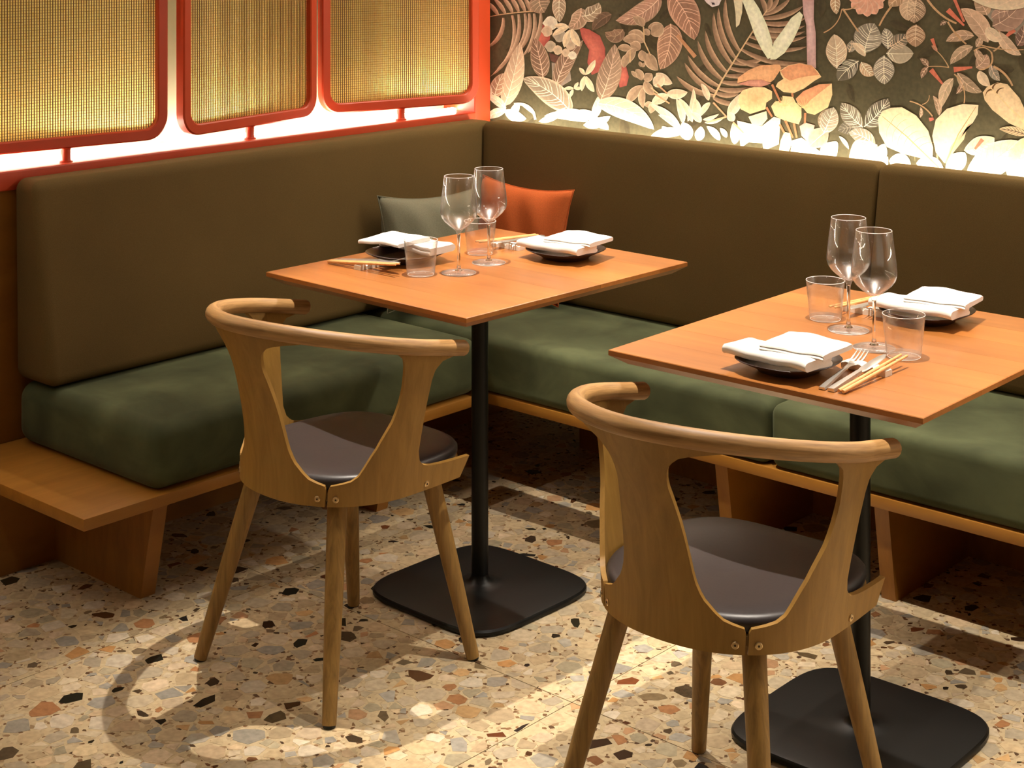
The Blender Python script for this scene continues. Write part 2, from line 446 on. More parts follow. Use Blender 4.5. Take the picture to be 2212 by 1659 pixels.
# ---- terrazzo chips: a power diagram of stones of mixed sizes, cut at the slab joints
def build_chips():
    rng = random.Random(7)
    AX0, AX1, AY0, AY1 = -3.55, -0.75, 1.50, 3.75
    cell = 0.07; grid = {}; P = []
    def ok(x, y, r):
        gx, gy = int(x / cell), int(y / cell)
        for a in range(gx - 1, gx + 2):
            for b in range(gy - 1, gy + 2):
                for q in grid.get((a, b), ()):
                    if (q[0] - x) ** 2 + (q[1] - y) ** 2 < ((q[2] + r) * 0.86) ** 2: return False
        return True
    for r, tries in ((0.031, 1300), (0.025, 3200), (0.019, 9000), (0.013, 24000), (0.008, 24000)):
        for _ in range(tries):
            x, y = rng.uniform(AX0, AX1), rng.uniform(AY0, AY1)
            rr = r * rng.uniform(0.88, 1.12)
            if ok(x, y, rr):
                q = (x, y, rr); P.append(q); grid.setdefault((int(x / cell), int(y / cell)), []).append(q)
    pale = [(224, 206, 172), (230, 216, 190), (218, 198, 164), (212, 200, 176), (200, 190, 170), (188, 184, 174), (226, 204, 172), (206, 188, 158), (196, 188, 164), (228, 210, 184), (180, 178, 172), (234, 224, 206), (222, 208, 184)]
    warm = [(212, 164, 110), (216, 180, 132), (190, 140, 100), (204, 164, 128)]
    dark = [(40, 36, 30), (48, 46, 34), (92, 60, 38), (104, 62, 40), (128, 76, 48), (70, 58, 46), (44, 44, 44), (86, 72, 56), (58, 40, 28), (36, 40, 34), (112, 98, 78), (138, 96, 66), (126, 112, 92), (98, 84, 62), (146, 128, 100)]
    out = []
    for (x, y, r) in P:
        R0 = r * 2.6
        poly = [(x + R0 * math.cos(k * PI / 6 + 0.2), y + R0 * math.sin(k * PI / 6 + 0.2)) for k in range(12)]
        gx, gy = int(x / cell), int(y / cell)
        nb = []
        for a in range(gx - 2, gx + 3):
            for b in range(gy - 2, gy + 3):
                for q in grid.get((a, b), ()):
                    if q[0] != x or q[1] != y:
                        d2 = (q[0] - x) ** 2 + (q[1] - y) ** 2
                        if d2 < (R0 + q[2] * 2.6) ** 2: nb.append((d2, q))
        nb.sort()
        for d2, q in nb[:22]:
            nx, ny = q[0] - x, q[1] - y
            c = 0.5 * (d2 + r * r - q[2] * q[2])
            new = []; n = len(poly)
            for k in range(n):
                p0, p1 = poly[k], poly[(k + 1) % n]
                s0 = (p0[0] - x) * nx + (p0[1] - y) * ny - c; s1 = (p1[0] - x) * nx + (p1[1] - y) * ny - c
                if s0 <= 0: new.append(p0)
                if s0 * s1 < 0:
                    t = s0 / (s0 - s1); new.append((p0[0] + (p1[0] - p0[0]) * t, p0[1] + (p1[1] - p0[1]) * t))
            poly = new
            if len(poly) < 3: break
        if len(poly) < 3: continue
        # cut at own slab
        i, j = math.floor((x - SX) / TS), math.floor((y - SY) / TS)
        bx = (SX + i * TS + 0.0016, SX + (i + 1) * TS - 0.0016, SY + j * TS + 0.0016, SY + (j + 1) * TS - 0.0016)
        cx = sum(p[0] for p in poly) / len(poly); cy = sum(p[1] for p in poly) / len(poly)
        k = rng.random()
        isdark = k < 0.125
        shrink = rng.uniform(0.86, 0.97) if not isdark else rng.uniform(0.66, 0.9)
        if r < 0.010 and rng.random() < 0.35: continue
        if isdark:
            m = rng.choice((4, 5, 5, 6, 6, 7)); a0 = rng.uniform(0, 2 * PI); asp = rng.uniform(.45, .95); th = rng.uniform(0, PI)
            poly = []
            for q in range(m):
                an = a0 + 2 * PI * (q + rng.uniform(-.3, .3)) / m; rr = r * rng.uniform(.62, 1.05)
                ex, ey = rr * math.cos(an), rr * asp * math.sin(an)
                poly.append((cx + ex * math.cos(th) - ey * math.sin(th), cy + ex * math.sin(th) + ey * math.cos(th)))
        else:
            poly = [p for q, p in enumerate(poly) if len(poly) < 6 or rng.random() > .16]
            poly = [(cx + (p[0] - cx) * shrink * rng.uniform(0.74, 1.04), cy + (p[1] - cy) * shrink * rng.uniform(0.74, 1.04)) for p in poly]
        poly = [(min(max(p[0], bx[0]), bx[1]), min(max(p[1], bx[2]), bx[3])) for p in poly]
        pts = []
        for p in poly:
            if not pts or (p[0] - pts[-1][0]) ** 2 + (p[1] - pts[-1][1]) ** 2 > 4e-6: pts.append(p)
        if len(pts) < 3: continue
        base = rng.choice(dark) if isdark else (rng.choice(warm) if k < 0.20 else rng.choice(pale))
        f = rng.uniform(0.9, 1.06)
        out.append((cx, cy, pts, tuple(k * m for k, m in zip(lin(*[min(250, c * f) for c in base]), (.68, .64, .57)))))
    return out

def area(p): return abs(sum(p[i][0] * p[(i + 1) % len(p)][1] - p[(i + 1) % len(p)][0] * p[i][1] for i in range(len(p)))) / 2
chips = build_chips()
fx, fy = -math.sin(YAW), math.cos(YAW)
def floor_px(x, y):
    d = x * fx + y * fy
    return 1106 + FPX * (x * fy - y * fx) / d, HOR + FPX * CAMZ / d, d
cand = []
for c in chips:
    u, v, d = floor_px(c[0], c[1])
    if 0 < u < 2212 and 1330 < v < 1659: cand.append((area(c[2]) / d ** 3, c))
cand.sort(key=lambda t: -t[0])
big = set(id(c) for _, c in cand[:295])
rest_mb = MB()
for c in chips:
    pts = c[2]; n = len(pts)
    vs = [(p[0], p[1], 0.0) for p in pts] + [(p[0], p[1], -0.0012) for p in pts]
    fs = [tuple(range(n))] + [(i, n + i, n + (i + 1) % n, (i + 1) % n) for i in range(n)]
    if id(c) in big: MB().add(vs, fs, c[3]).build('stone_chip', M['chip'], floor)
    else: rest_mb.add(vs, fs, c[3])
tag(rest_mb.build('stone_chips', M['chip'], floor), kind='stuff')

# ------------------------------------------------------------------ wallpaper mural (flat print on the wall)
def wall_pt(u, v, off):
    """a spot of the wallpaper, read off the photograph, as a point on the wall plane y = YB"""
    rx = fx + fy * (u - 1106) / FPX; ry = fy - fx * (u - 1106) / FPX; rz = -(v - HOR) / FPX
    t = YB / ry
    return (rx * t, YB - off, CAMZ + rz * t)

class Print:
    def __init__(s): s.mb = MB(); s.n = 0; s.layer = 0
    def off(s, sub=0.0):
        return 0.0004 + s.layer * 0.00028 + (s.n % 60) * 0.0000022 + sub
    def poly(s, pts, col, col2=None, sub=0.0):
        """outline filled from centre colour col2 to edge colour col"""
        s.n += 1
        if col[0] > .08: col = s.tint(col); col2 = s.tint(col2) if col2 else None
        o = s.off(sub); m = len(pts)
        cx = sum(p[0] for p in pts) / m; cy = sum(p[1] for p in pts) / m
        vs = [wall_pt(p[0], p[1], o) for p in pts] + [wall_pt(cx, cy, o)]
        cs = [col] * m + [col2 or col]
        s.mb.add(vs, [(i, (i + 1) % m, m) for i in range(m)], cs)
    def strip(s, pts, w0, w1, col, sub=0.0):
        s.n += 1
        o = s.off(sub); vs = []; m = len(pts)
        for i, p in enumerate(pts):
            a = pts[max(i - 1, 0)]; b = pts[min(i + 1, m - 1)]
            dx, dy = b[0] - a[0], b[1] - a[1]; L = math.hypot(dx, dy) or 1
            wd = (w0 + (w1 - w0) * i / (m - 1)) / 2
            vs.append(wall_pt(p[0] - dy / L * wd, p[1] + dx / L * wd, o)); vs.append(wall_pt(p[0] + dy / L * wd, p[1] - dx / L * wd, o))
        s.mb.add(vs, [(2 * i, 2 * i + 1, 2 * i + 3, 2 * i + 2) for i in range(m - 1)], col)
    def curve(s, a, b, bend, n=12):
        dx, dy = b[0] - a[0], b[1] - a[1]
        return [(a[0] + dx * t - dy * bend * 4 * t * (1 - t), a[1] + dy * t + dx * bend * 4 * t * (1 - t)) for t in [k / (n - 1) for k in range(n)]]
    def tint(s, c):
        g = (c[0] + c[1] + c[2]) / 3
        return tuple(min(.9, (k * .70 + g * .30) * 1.28) for k in c)
    def leaf(s, b, t, wd, fill, edge=None, vein=None, nv=7, bend=0.05, fat=0.42, vw=1.3, tone=0.82, rib=2.2):
        """ovate leaf: base b, tip t, width wd, two halves, veins"""
        edge = edge or tuple(c * 1.25 for c in fill)
        if fill[0] > .08: fill, edge, vein = s.tint(fill), s.tint(edge), (s.tint(vein) if vein else None)
        mid = s.curve(b, t, bend, 17)
        L = math.hypot(t[0] - b[0], t[1] - b[1])
        prof = lambda q: (math.sin(PI * q ** (math.log(0.5) / math.log(fat))) ** 0.72) if 0 < q < 1 else 0.0
        def side(i, sg, k=1.0):
            a = mid[max(i - 1, 0)]; c = mid[min(i + 1, 16)]
            dx, dy = c[0] - a[0], c[1] - a[1]; l = math.hypot(dx, dy) or 1
            h = wd / 2 * prof(i / 16) * k
            return (mid[i][0] - sg * dy / l * h, mid[i][1] + sg * dx / l * h)
        s.n += 1; o = s.off()
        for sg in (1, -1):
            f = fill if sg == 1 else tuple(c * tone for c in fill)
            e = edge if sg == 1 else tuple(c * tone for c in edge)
            vs = []; cs = []
            for i in range(17):
                vs.append(wall_pt(*mid[i], o)); cs.append(f)
                vs.append(wall_pt(*side(i, sg, 0.75), o)); cs.append(tuple(c * 1.05 for c in f))
                vs.append(wall_pt(*side(i, sg), o)); cs.append(e)
            s.mb.add(vs, [q for i in range(16) for q in ((3 * i, 3 * i + 1, 3 * i + 4, 3 * i + 3), (3 * i + 1, 3 * i + 2, 3 * i + 5, 3 * i + 4))], cs)
        if vein:
            s.strip(mid, rib, 0.6, vein, 0.00009)
            for k in range(nv):
                i = 1 + (k + 0.5) * 12 / nv
                i0 = int(i)
                for sg in (1, -1):
                    e = side(min(16, i0 + 3), sg, 0.93)
                    m0 = mid[i0]
                    md = ((m0[0] + e[0]) / 2 + (mid[min(16, i0 + 1)][0] - mid[i0][0]) * -0.35, (m0[1] + e[1]) / 2 + (mid[min(16, i0 + 1)][1] - mid[i0][1]) * -0.35)
                    s.strip([m0, md, e], vw, vw * 0.5, vein, 0.00007)
    def blade(s, a, b, wd, col, bend=0.1, edge=None):
        col = s.tint(col); edge = s.tint(edge) if edge else None
        c = s.curve(a, b, bend, 11); s.n += 1; o = s.off()
        vs = []; cs = []
        for i, p in enumerate(c):
            q = c[max(i - 1, 0)]; r = c[min(i + 1, 10)]
            dx, dy = r[0] - q[0], r[1] - q[1]; l = math.hypot(dx, dy) or 1
            h = wd / 2 * (math.sin(PI * min(1, (i / 10) * 0.9 + 0.1)) ** 0.6)
            if i == 10: h = 0
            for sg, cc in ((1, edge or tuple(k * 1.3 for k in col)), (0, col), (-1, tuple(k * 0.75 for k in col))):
                vs.append(wall_pt(p[0] - sg * dy / l * h, p[1] + sg * dx / l * h, o)); cs.append(cc)
        s.mb.add(vs, [q for i in range(10) for q in ((3 * i, 3 * i + 1, 3 * i + 4, 3 * i + 3), (3 * i + 1, 3 * i + 2, 3 * i + 5, 3 * i + 4))], cs)

pr = Print()
def Z2(x, y): return (1030 + x / 5.185, y / 5.185)
def Z3(x, y): return (1400 + x / 4.879, y / 4.879)
def Z4(x, y): return (1780 + x / 4.255, y / 4.255)
tan_, cream, ivory = lin(172, 136, 98), lin(214, 184, 142), lin(232, 214, 182)
brown, dbrown, pinkv = lin(138, 102, 72), lin(106, 80, 54), lin(222, 184, 150)
grey, dgrey, orange_, lorange = lin(142, 130, 110), lin(104, 94, 74), lin(216, 146, 76), lin(236, 186, 112)
red, olive = lin(196, 72, 48), lin(64, 58, 38)
# ground of the wallpaper
bgc = [lin(84, 78, 56), lin(92, 86, 64), lin(75, 70, 50)]
gv = []; gf = []; gc = []
rg = random.Random(3)
nx_, nz_ = 60, 24
for k in range(nz_ + 1):
    for i in range(nx_ + 1):
        gv.append((-3.80 + (3.2 + 3.80) * i / nx_, YB - 0.0002, 0.0 + 2.9 * k / nz_)); gc.append(rg.choice(bgc))
for k in range(nz_):
    for i in range(nx_):
        a = k * (nx_ + 1) + i; gf.append((a, a + 1, a + nx_ + 2, a + nx_ + 1))
pr.mb.add(gv, gf, gc)
# --- far, dim foliage
pr.layer = 1
for k in range(46):
    u, v = rg.uniform(1060, 2230), rg.uniform(-40, 380); a = rg.uniform(0, 2 * PI); L = rg.uniform(30, 70)
    pr.leaf((u, v), (u + L * math.cos(a), v + L * math.sin(a)), L * 0.4, lin(74, 66, 46), lin(86, 76, 54), None)
# --- left: palm fan
pr.layer = 2
for a, b, bd in (((300, 200), (105, 540), .16), ((400, 170), (150, 860), .17), ((470, 160), (220, 775), .15), ((540, 150), (365, 640), .16), ((590, 150), (445, 600), .13), ((645, 150), (510, 640), .12), ((720, 150), (570, 600), .1),
                 ((240, 165), (110, 20), -.05), ((320, 150), (190, -20), -.05), ((400, 140), (290, -30), -.05), ((470, 130), (370, -40), -.05), ((540, 125), (450, -40), -.05), ((600, 120), (530, -30), -.05)):
    pr.blade(Z2(*a), Z2(*b), 9.5, tan_, -bd, cream)
pr.strip([Z2(700, 118), Z2(450, 140), Z2(250, 165), Z2(105, 195)], 3, 1.5, cream)
# red plumage behind the leaves
for P_ in ([(600, 560), (625, 420), (700, 300), (780, 250), (830, 330), (820, 440), (760, 520), (690, 560)],
           [(1150, 300), (1260, 330), (1380, 400), (1440, 540), (1440, 640), (1380, 800), (1290, 840), (1240, 700), (1260, 560), (1180, 430)],
           [(1600, 680), (1670, 720), (1705, 860), (1680, 960), (1600, 980), (1580, 820)]):
    pr.poly([Z2(*p) for p in P_], lin(176, 60, 40), lin(214, 92, 62))
pr.poly([Z2(*p) for p in [(810, 590), (950, 640), (1080, 690), (1050, 740), (930, 730), (830, 680)]], lin(104, 60, 44))
pr.poly([Z2(*p) for p in [(840, 700), (1040, 740), (1060, 900), (930, 980), (850, 940)]], lin(150, 130, 112), lin(128, 112, 96))
pr.layer = 3
for b, t, wd, fl, ed, vn, nv, bd in (
    (Z2(310, 1190), Z2(485, 480), 44, lin(206, 174, 132), cream, ivory, 6, .03),
    (Z2(200, 1100), Z2(300, 820), 30, tan_, cream, ivory, 4, -.05),
    (Z2(745, 870), Z2(645, 420), 40, brown, tan_, pinkv, 7, .02),
    (Z2(890, 975), Z2(1195, 450), 36, brown, tan_, pinkv, 8, -.08),
    (Z2(1390, 1120), Z2(1550, 495), 50, lin(160, 124, 92), tan_, pinkv, 8, .04),
    (Z2(930, -60), Z2(930, 250), 30, lin(176, 150, 112), cream, ivory, 5, .02),
    (Z2(1170, 90), Z2(1020, 310), 36, tan_, cream, pinkv, 5, -.2),
    (Z2(1180, 180), Z2(1370, 30), 34, lin(160, 134, 98), cream, ivory, 4, .2),
    (Z2(1510, 160), Z2(1300, 340), 26, dbrown, brown, brown, 3, .1),
    (Z2(1640, 330), Z2(1440, 360), 30, brown, tan_, tan_, 3, -.3),
    (Z2(700, -40), Z2(760, 140), 46, lin(150, 126, 92), tan_, cream, 4, .1),
    (Z2(2060, -40), Z2(1560, 230), 44, lin(176, 126, 96), tan_, pinkv, 8, -.12)):
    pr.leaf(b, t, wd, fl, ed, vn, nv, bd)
# pale blossom with petals
pr.layer = 4
for cx, cy, r, col in ((830, 260, 78, ivory), (790, 350, 60, cream), (930, 400, 70, lin(176, 160, 132)), (830, 520, 62, lin(188, 168, 134)), (910, 560, 52, cream), (1000, 590, 46, cream), (1075, 620, 46, ivory), (1050, 500, 60, lin(206, 176, 136))):
    pr.poly([Z2(cx + r * math.cos(k * PI / 6) * (1 + .18 * math.sin(k * 2.3)), cy + r * 1.05 * math.sin(k * PI / 6)) for k in range(12)], col, tuple(c * .72 for c in col))
for b, t, wd in (((1055, 330), (985, 530), 16), ((1065, 320), (1160, 520), 18), ((1040, 310), (870, 290), 13), ((1040, 300), (850, 400), 13), ((1215, 840), (1330, 670), 13), ((1215, 850), (1180, 1020), 12), ((1225, 850), (1320, 1030), 15), ((1210, 840), (1150, 760), 9), ((1090, 990), (980, 995), 8), ((1090, 985), (1180, 985), 8), ((1085, 1000), (1050, 1090), 8), ((1090, 980), (1140, 920), 7)):
    pr.leaf(Z2(*b), Z2(*t), wd, lin(226, 200, 150), ivory, None, 0, .05, .5)
# large veined leaf low left and pale leaf beside it
pr.layer = 5
pr.leaf(Z2(1060, 1260), Z2(515, 880), 52, lin(150, 128, 98), cream, ivory, 9, .08, vw=1.6)
pr.leaf(Z2(1350, 1160), Z2(1990, 1450), 44, lin(206, 190, 150), ivory, ivory, 5, -.1)
for b, t, wd in (((330, 1230), (100, 1060), 18), ((330, 1240), (110, 1330), 20), ((320, 1230), (560, 1330), 24), ((480, 1160), (400, 1330), 18), ((1300, 1330), (1360, 1080), 20), ((1360, 1320), (1080, 1260), 16), ((1280, 1340), (900, 1270), 22), ((1250, 1360), (760, 1300), 20), ((700, 1360), (1000, 1200), 16), ((1200, 1400), (1500, 1300), 22), ((1480, 1450), (1250, 1330), 20), ((660, 1290), (470, 1150), 10), ((150, 1100), (100, 900), 12)):
    pr.leaf(Z2(*b), Z2(*t), wd, lin(226, 206, 168), ivory, lin(240, 226, 196), 3, .08, .45)
pr.strip(pr.curve(Z2(420, 1170), Z2(660, 1340), -.25), 7, 5, ivory)
# buff flowers between the palms
pr.layer = 4
for b, t, wd in (((1870, 480), (1700, 370), 30), ((1870, 470), (1640, 450), 24), ((1830, 560), (1720, 500), 24), ((1740, 560), (1580, 540), 16), ((1790, 540), (1690, 720), 20), ((1850, 560), (1900, 680), 20), ((1720, 600), (1650, 760), 18),
                 ((1950, 380), (2074, 270), 30), ((1930, 400), (1870, 330), 14), ((1870, 300), (1750, 190), 18), ((1870, 300), (1810, 190), 14), ((1870, 960), (1690, 1170), 22), ((1880, 970), (1870, 1210), 16), ((1890, 900), (1990, 1060), 20), ((1850, 900), (1780, 780), 18), ((1870, 890), (1960, 820), 20), ((1790, 870), (1730, 800), 9), ((1840, 750), (1820, 690), 8), ((1850, 750), (1880, 700), 8),
                 ((1980, 1180), (1880, 1180), 14), ((2030, 1130), (1950, 1270), 18)):
    pr.leaf(Z2(*b), Z2(*t), wd, tan_, cream, None, 0, .1, .5)
for a, b in (((1870, 300), (1880, 470)), ((1950, 980), (2074, 1080)), ((1720, 700), (1720, 560)), ((1880, 470), (1950, 620))):
    pr.strip([Z2(*a), Z2(*b)], 3, 2.4, cream)
# --- middle: two big veined leaves, palm, pale forked blade, lilac stem, orange arum
pr.layer = 3
pr.leaf(Z3(230, -80), Z3(490, 420), 62, lin(160, 108, 76), lin(206, 150, 112), lin(226, 176, 138), 8, -.08, vw=1.7)
pr.leaf(Z3(240, 250), Z3(130, 730), 54, lin(164, 114, 80), lin(208, 156, 116), lin(226, 180, 140), 8, -.08, vw=1.5)
pr.leaf(Z3(160, 330), Z3(0, 300), 22, tan_, cream, None, 0, .2)
pr.leaf(Z3(0, 560), Z3(110, 740), 26, tan_, cream, None, 0, .1)
pr.strip([Z3(310, 370), Z3(400, 480), Z3(500, 600)], 6, 9, lin(196, 144, 106))
pr.layer = 2
rach = [(690, 1030), (790, 830), (910, 640), (1060, 400), (1170, 230), (1260, 100)]
def along(q):
    q *= len(rach) - 1; i = min(int(q), len(rach) - 2); t = q - i
    return (rach[i][0] + (rach[i + 1][0] - rach[i][0]) * t, rach[i][1] + (rach[i + 1][1] - rach[i][1]) * t)
for q, e in ((.02, (300, 800)), (.06, (385, 660)), (.12, (420, 580)), (.19, (525, 425)), (.27, (605, 320)), (.36, (695, 130)), (.42, (745, 80)), (.48, (820, -20))):
    pr.blade(Z3(*along(q)), Z3(*e), 12, lin(150, 112, 76), -.1, lin(196, 154, 110))
for q, e in ((.0, (960, 1090)), (.05, (960, 985)), (.1, (1090, 915)), (.17, (1120, 830)), (.24, (1230, 720)), (.32, (1340, 690)), (.38, (1240, 600)), (.42, (1500, 690)), (.5, (1680, 660)), (.56, (1680, 490)), (.62, (1680, 380)), (.68, (1660, 330)), (.74, (1660, 270)), (.8, (1680, 180)), (.86, (1640, 60)), (.92, (1500, -20)), (.97, (1380, -30)), (1., (1290, -40)), (.95, (1180, -30))):
    pr.blade(Z3(*along(q)), Z3(*e), 11, lin(140, 104, 70), .09, lin(188, 146, 104))
pr.strip([Z3(*p) for p in rach], 4, 2, cream)
pr.layer = 4
pr.poly([Z3(*p) for p in [(905, 0), (1000, -20), (995, 130), (965, 260), (930, 290), (925, 150)]], lin(206, 194, 150))
for P_ in ([(990, -10), (1060, 180), (1130, 380), (1200, 520), (1265, 620), (1325, 600), (1310, 430), (1255, 260), (1175, 90), (1110, -10)],
           [(1290, 630), (1350, 625), (1440, 560), (1530, 430), (1600, 280), (1635, 160), (1600, 120), (1510, 190), (1420, 320), (1330, 440), (1300, 560)]):
    pr.poly([Z3(*p) for p in P_], lin(206, 210, 168), lin(226, 226, 190))
pr.poly([Z3(*p) for p in [(1630, -10), (1640, 150), (1670, 260), (1680, 680), (1772, 720), (1770, 350), (1750, 200), (1752, -10)]], lin(178, 132, 128), lin(206, 168, 168))
pr.poly([Z3(*p) for p in [(590, -10), (620, 30), (680, 75), (750, 55), (780, -10)]], lin(206, 190, 190), lin(190, 172, 172))
pr.poly([Z3(*p) for p in [(670, 25), (700, 28), (710, 48), (680, 50)]], lin(60, 54, 60))
pr.layer = 5
for P_, c0, c1 in (
    ([(945, 885), (1080, 845), (1210, 840), (1300, 880), (1200, 915), (1090, 910)], lin(190, 112, 84), lin(206, 136, 106)),
    ([(945, 875), (950, 820), (1060, 740), (1180, 690), (1330, 680), (1390, 680), (1410, 720), (1330, 840), (1290, 870), (1200, 838), (1080, 842)], orange_, lin(226, 160, 90)),
    ([(1395, 740), (1480, 690), (1600, 665), (1730, 690), (1790, 750), (1830, 810), (1760, 850), (1650, 930), (1540, 980), (1430, 970), (1350, 910), (1370, 870), (1430, 830), (1400, 780)], lorange, lin(232, 172, 96)),
    ([(1400, 750), (1480, 695), (1600, 668), (1730, 692), (1810, 790), (1700, 800), (1590, 820), (1500, 850), (1440, 815)], lin(212, 128, 62), lin(226, 150, 80)),
    ([(960, 1010), (1000, 950), (1120, 915), (1230, 920), (1310, 960), (1310, 1040), (1250, 1080), (1240, 1150), (1080, 1200), (980, 1150), (960, 1090)], lorange, lin(226, 158, 84)),
    ([(1560, 1040), (1640, 960), (1800, 890), (1940, 880), (1945, 1000), (1900, 1130), (1760, 1210), (1680, 1190), (1640, 1140), (1580, 1090)], lorange, lin(234, 178, 104)),
    ([(1560, 1040), (1640, 960), (1800, 890), (1935, 882), (1820, 970), (1720, 1050), (1640, 1135), (1590, 1090)], lin(216, 132, 66), lin(224, 146, 78)),
    ([(1300, 1120), (1340, 1070), (1420, 1060), (1420, 1010), (1530, 1020), (1560, 1080), (1620, 1140), (1620, 1240), (1590, 1310), (1440, 1270), (1340, 1220)], lorange, lin(240, 196, 130)),
    ([(1060, 1230), (1250, 1170), (1262, 1250), (1200, 1325), (1100, 1310)], lin(240, 206, 146), lin(236, 196, 132)),
    ([(940, 1270), (1200, 1330), (1330, 1230), (1400, 1250), (1390, 1400), (1380, 1520), (1220, 1590), (1210, 1510), (1060, 1500), (980, 1560), (960, 1400)], lin(240, 214, 164), ivory),
    ([(1400, 1480), (1440, 1390), (1500, 1400), (1520, 1500), (1480, 1620), (1380, 1610)], lin(236, 196, 126), lorange),
    ([(1520, 1480), (1620, 1450), (1720, 1520), (1820, 1600), (1800, 1660), (1500, 1640)], ivory, lin(244, 226, 190)),
    ([(1600, 1330), (1660, 1290), (1760, 1320), (1740, 1400), (1690, 1500), (1620, 1430)], lin(206, 150, 132), lin(220, 176, 156))):
    pr.poly([Z3(*p) for p in P_], c0, c1)
for a, b in (((1310, 890), (1400, 1080)), ((1250, 1130), (1310, 1230)), ((1450, 1270), (1530, 1450)), ((1540, 1300), (1570, 1450)), ((1660, 1190), (1655, 1300)), ((1390, 1310), (1440, 1400)), ((1520, 980), (1530, 1020))):
    pr.strip([Z3(*a), Z3(*b)], 5, 4, lin(196, 130, 92))
for c, rad in (((1180, 1080), 9), ((1440, 1120), 9), ((1650, 1140), 8)):
    for k in range(9):
        an = -PI * (.1 + .1 * k)
        pr.strip([Z3(*c), Z3(c[0] + 120 * math.cos(an), c[1] + 105 * math.sin(an))], 1.1, .5, lin(246, 208, 146), .00007)
pr.layer = 5
for t, b, wd, nv in (((1960, 1130), (1850, 1410), 40, 7), ((1700, 1545), (1900, 1370), 42, 8)):
    pr.leaf(Z3(*b), Z3(*t), wd, lin(160, 142, 116), lin(182, 164, 136), ivory, nv, .02, .5)
for b, t, wd in (((420, 1280), (480, 930), 14), ((370, 1300), (300, 1040), 16), ((500, 1250), (500, 1040), 20), ((470, 1290), (320, 1030), 14), ((350, 1370), (20, 1100), 18), ((360, 1380), (110, 1210), 14), ((640, 1060), (560, 880), 14), ((660, 1080), (550, 1230), 13), ((560, 1290), (460, 1190), 16), ((600, 1290), (800, 1240), 9), ((580, 1260), (750, 1200), 8),
                 ((840, 1220), (970, 990), 24), ((900, 1280), (840, 1190), 18), ((420, 1480), (360, 1290), 30), ((520, 1480), (560, 1330), 22), ((380, 1400), (30, 1440), 22), ((150, 1330), (290, 1420), 14), ((910, 1520), (900, 1290), 22), ((760, 1480), (620, 1330), 16), ((830, 1450), (760, 1350), 12), ((200, 980), (420, 970), 22), ((220, 1010), (40, 1100), 22), ((90, 770), (260, 880), 22), ((60, 900), (160, 790), 26)):
    pr.leaf(Z3(*b), Z3(*t), wd, lin(216, 184, 142), ivory, None, 0, .07, .45)
for pts in ([(690, 1080), (830, 1230)], [(60, 980), (230, 1090)], [(100, 890), (200, 980)], [(830, 1230), (620, 1290)], [(900, 1290), (1010, 1400)]):
    pr.strip([Z3(*p) for p in pts], 4, 3, lin(206, 160, 122))
# --- right: clustered round leaves, vines with trumpets, maranta, two big pale leaves
pr.layer = 3
for b, t, wd, fl, vn, nv, bd in (
    ((320, 560), (130, 740), 40, dgrey, ivory, 9, .05), ((375, 490), (465, 215), 62, lin(138, 126, 104), ivory, 9, -.05), ((590, 450), (560, 260), 28, grey, ivory, 6, .05),
    ((600, 430), (770, 320), 34, dgrey, cream, 7, .05), ((575, 490), (825, 490), 42, lin(166, 150, 120), ivory, 8, .02), ((555, 510), (560, 775), 46, grey, ivory, 9, .02),
    ((345, 570), (460, 690), 26, lin(190, 150, 104), ivory, 5, .1), ((120, 630), (95, 315), 46, lin(196, 166, 126), ivory, 8, .03), ((230, 480), (255, 370), 20, grey, cream, 3, .1),
    ((380, 520), (260, 400), 18, cream, None, 0, .1), ((855, -30), (830, 212), 48, lin(150, 118, 84), cream, 9, .02), ((800, -40), (780, 190), 34, lin(186, 150, 110), cream, 5, .1),
    ((850, 225), (845, 432), 43, lin(164, 122, 82), cream, 8, .02), ((370, 1165), (590, 905), 46, dgrey, ivory, 9, .06), ((360, 1170), (165, 945), 40, lin(128, 114, 90), ivory, 9, -.05),
    ((490, 1330), (230, 1480), 70, lin(176, 162, 134), ivory, 10, -.06), ((340, 1190), (130, 1200), 30, lin(96, 88, 70), grey, 5, .1), ((470, 1340), (230, 1220), 34, lin(150, 136, 112), ivory, 6, .1), ((30, 1220), (90, 1000), 44, lin(150, 124, 90), cream, 7, -.1)):
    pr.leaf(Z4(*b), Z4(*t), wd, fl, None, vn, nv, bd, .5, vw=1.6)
pr.layer = 4
for a, b, bd, w0 in (((175, 80), (318, 290), 0, 4), ((620, 60), (510, 238), .03, 4.5), ((0, 300), (165, 85), .14, 2.5), ((165, 85), (300, 55), .1, 3), ((950, -10), (1220, 215), .08, 5), ((1140, 200), (1310, 405), .05, 4), ((1380, 470), (1540, 480), -.25, 3), ((1540, 480), (1440, 640), -.3, 4), ((1560, 610), (1735, 790), -.1, 5), ((1200, 680), (1290, 950), -.14, 3), ((1150, 620), (1040, 470), .05, 2.2), ((1150, 620), (960, 612), .03, 2), ((1420, 405), (1838, 455), .05, 2.6), ((1000, 1070), (790, 930), .1, 3), ((905, 960), (970, 875), .2, 2), ((1050, 1380), (1070, 1530), .1, 4), ((1600, 270), (1560, 470), -.3, 4)):
    pr.strip(pr.curve(Z4(*a), Z4(*b), bd), w0, w0 * .8, lin(196, 158, 118))
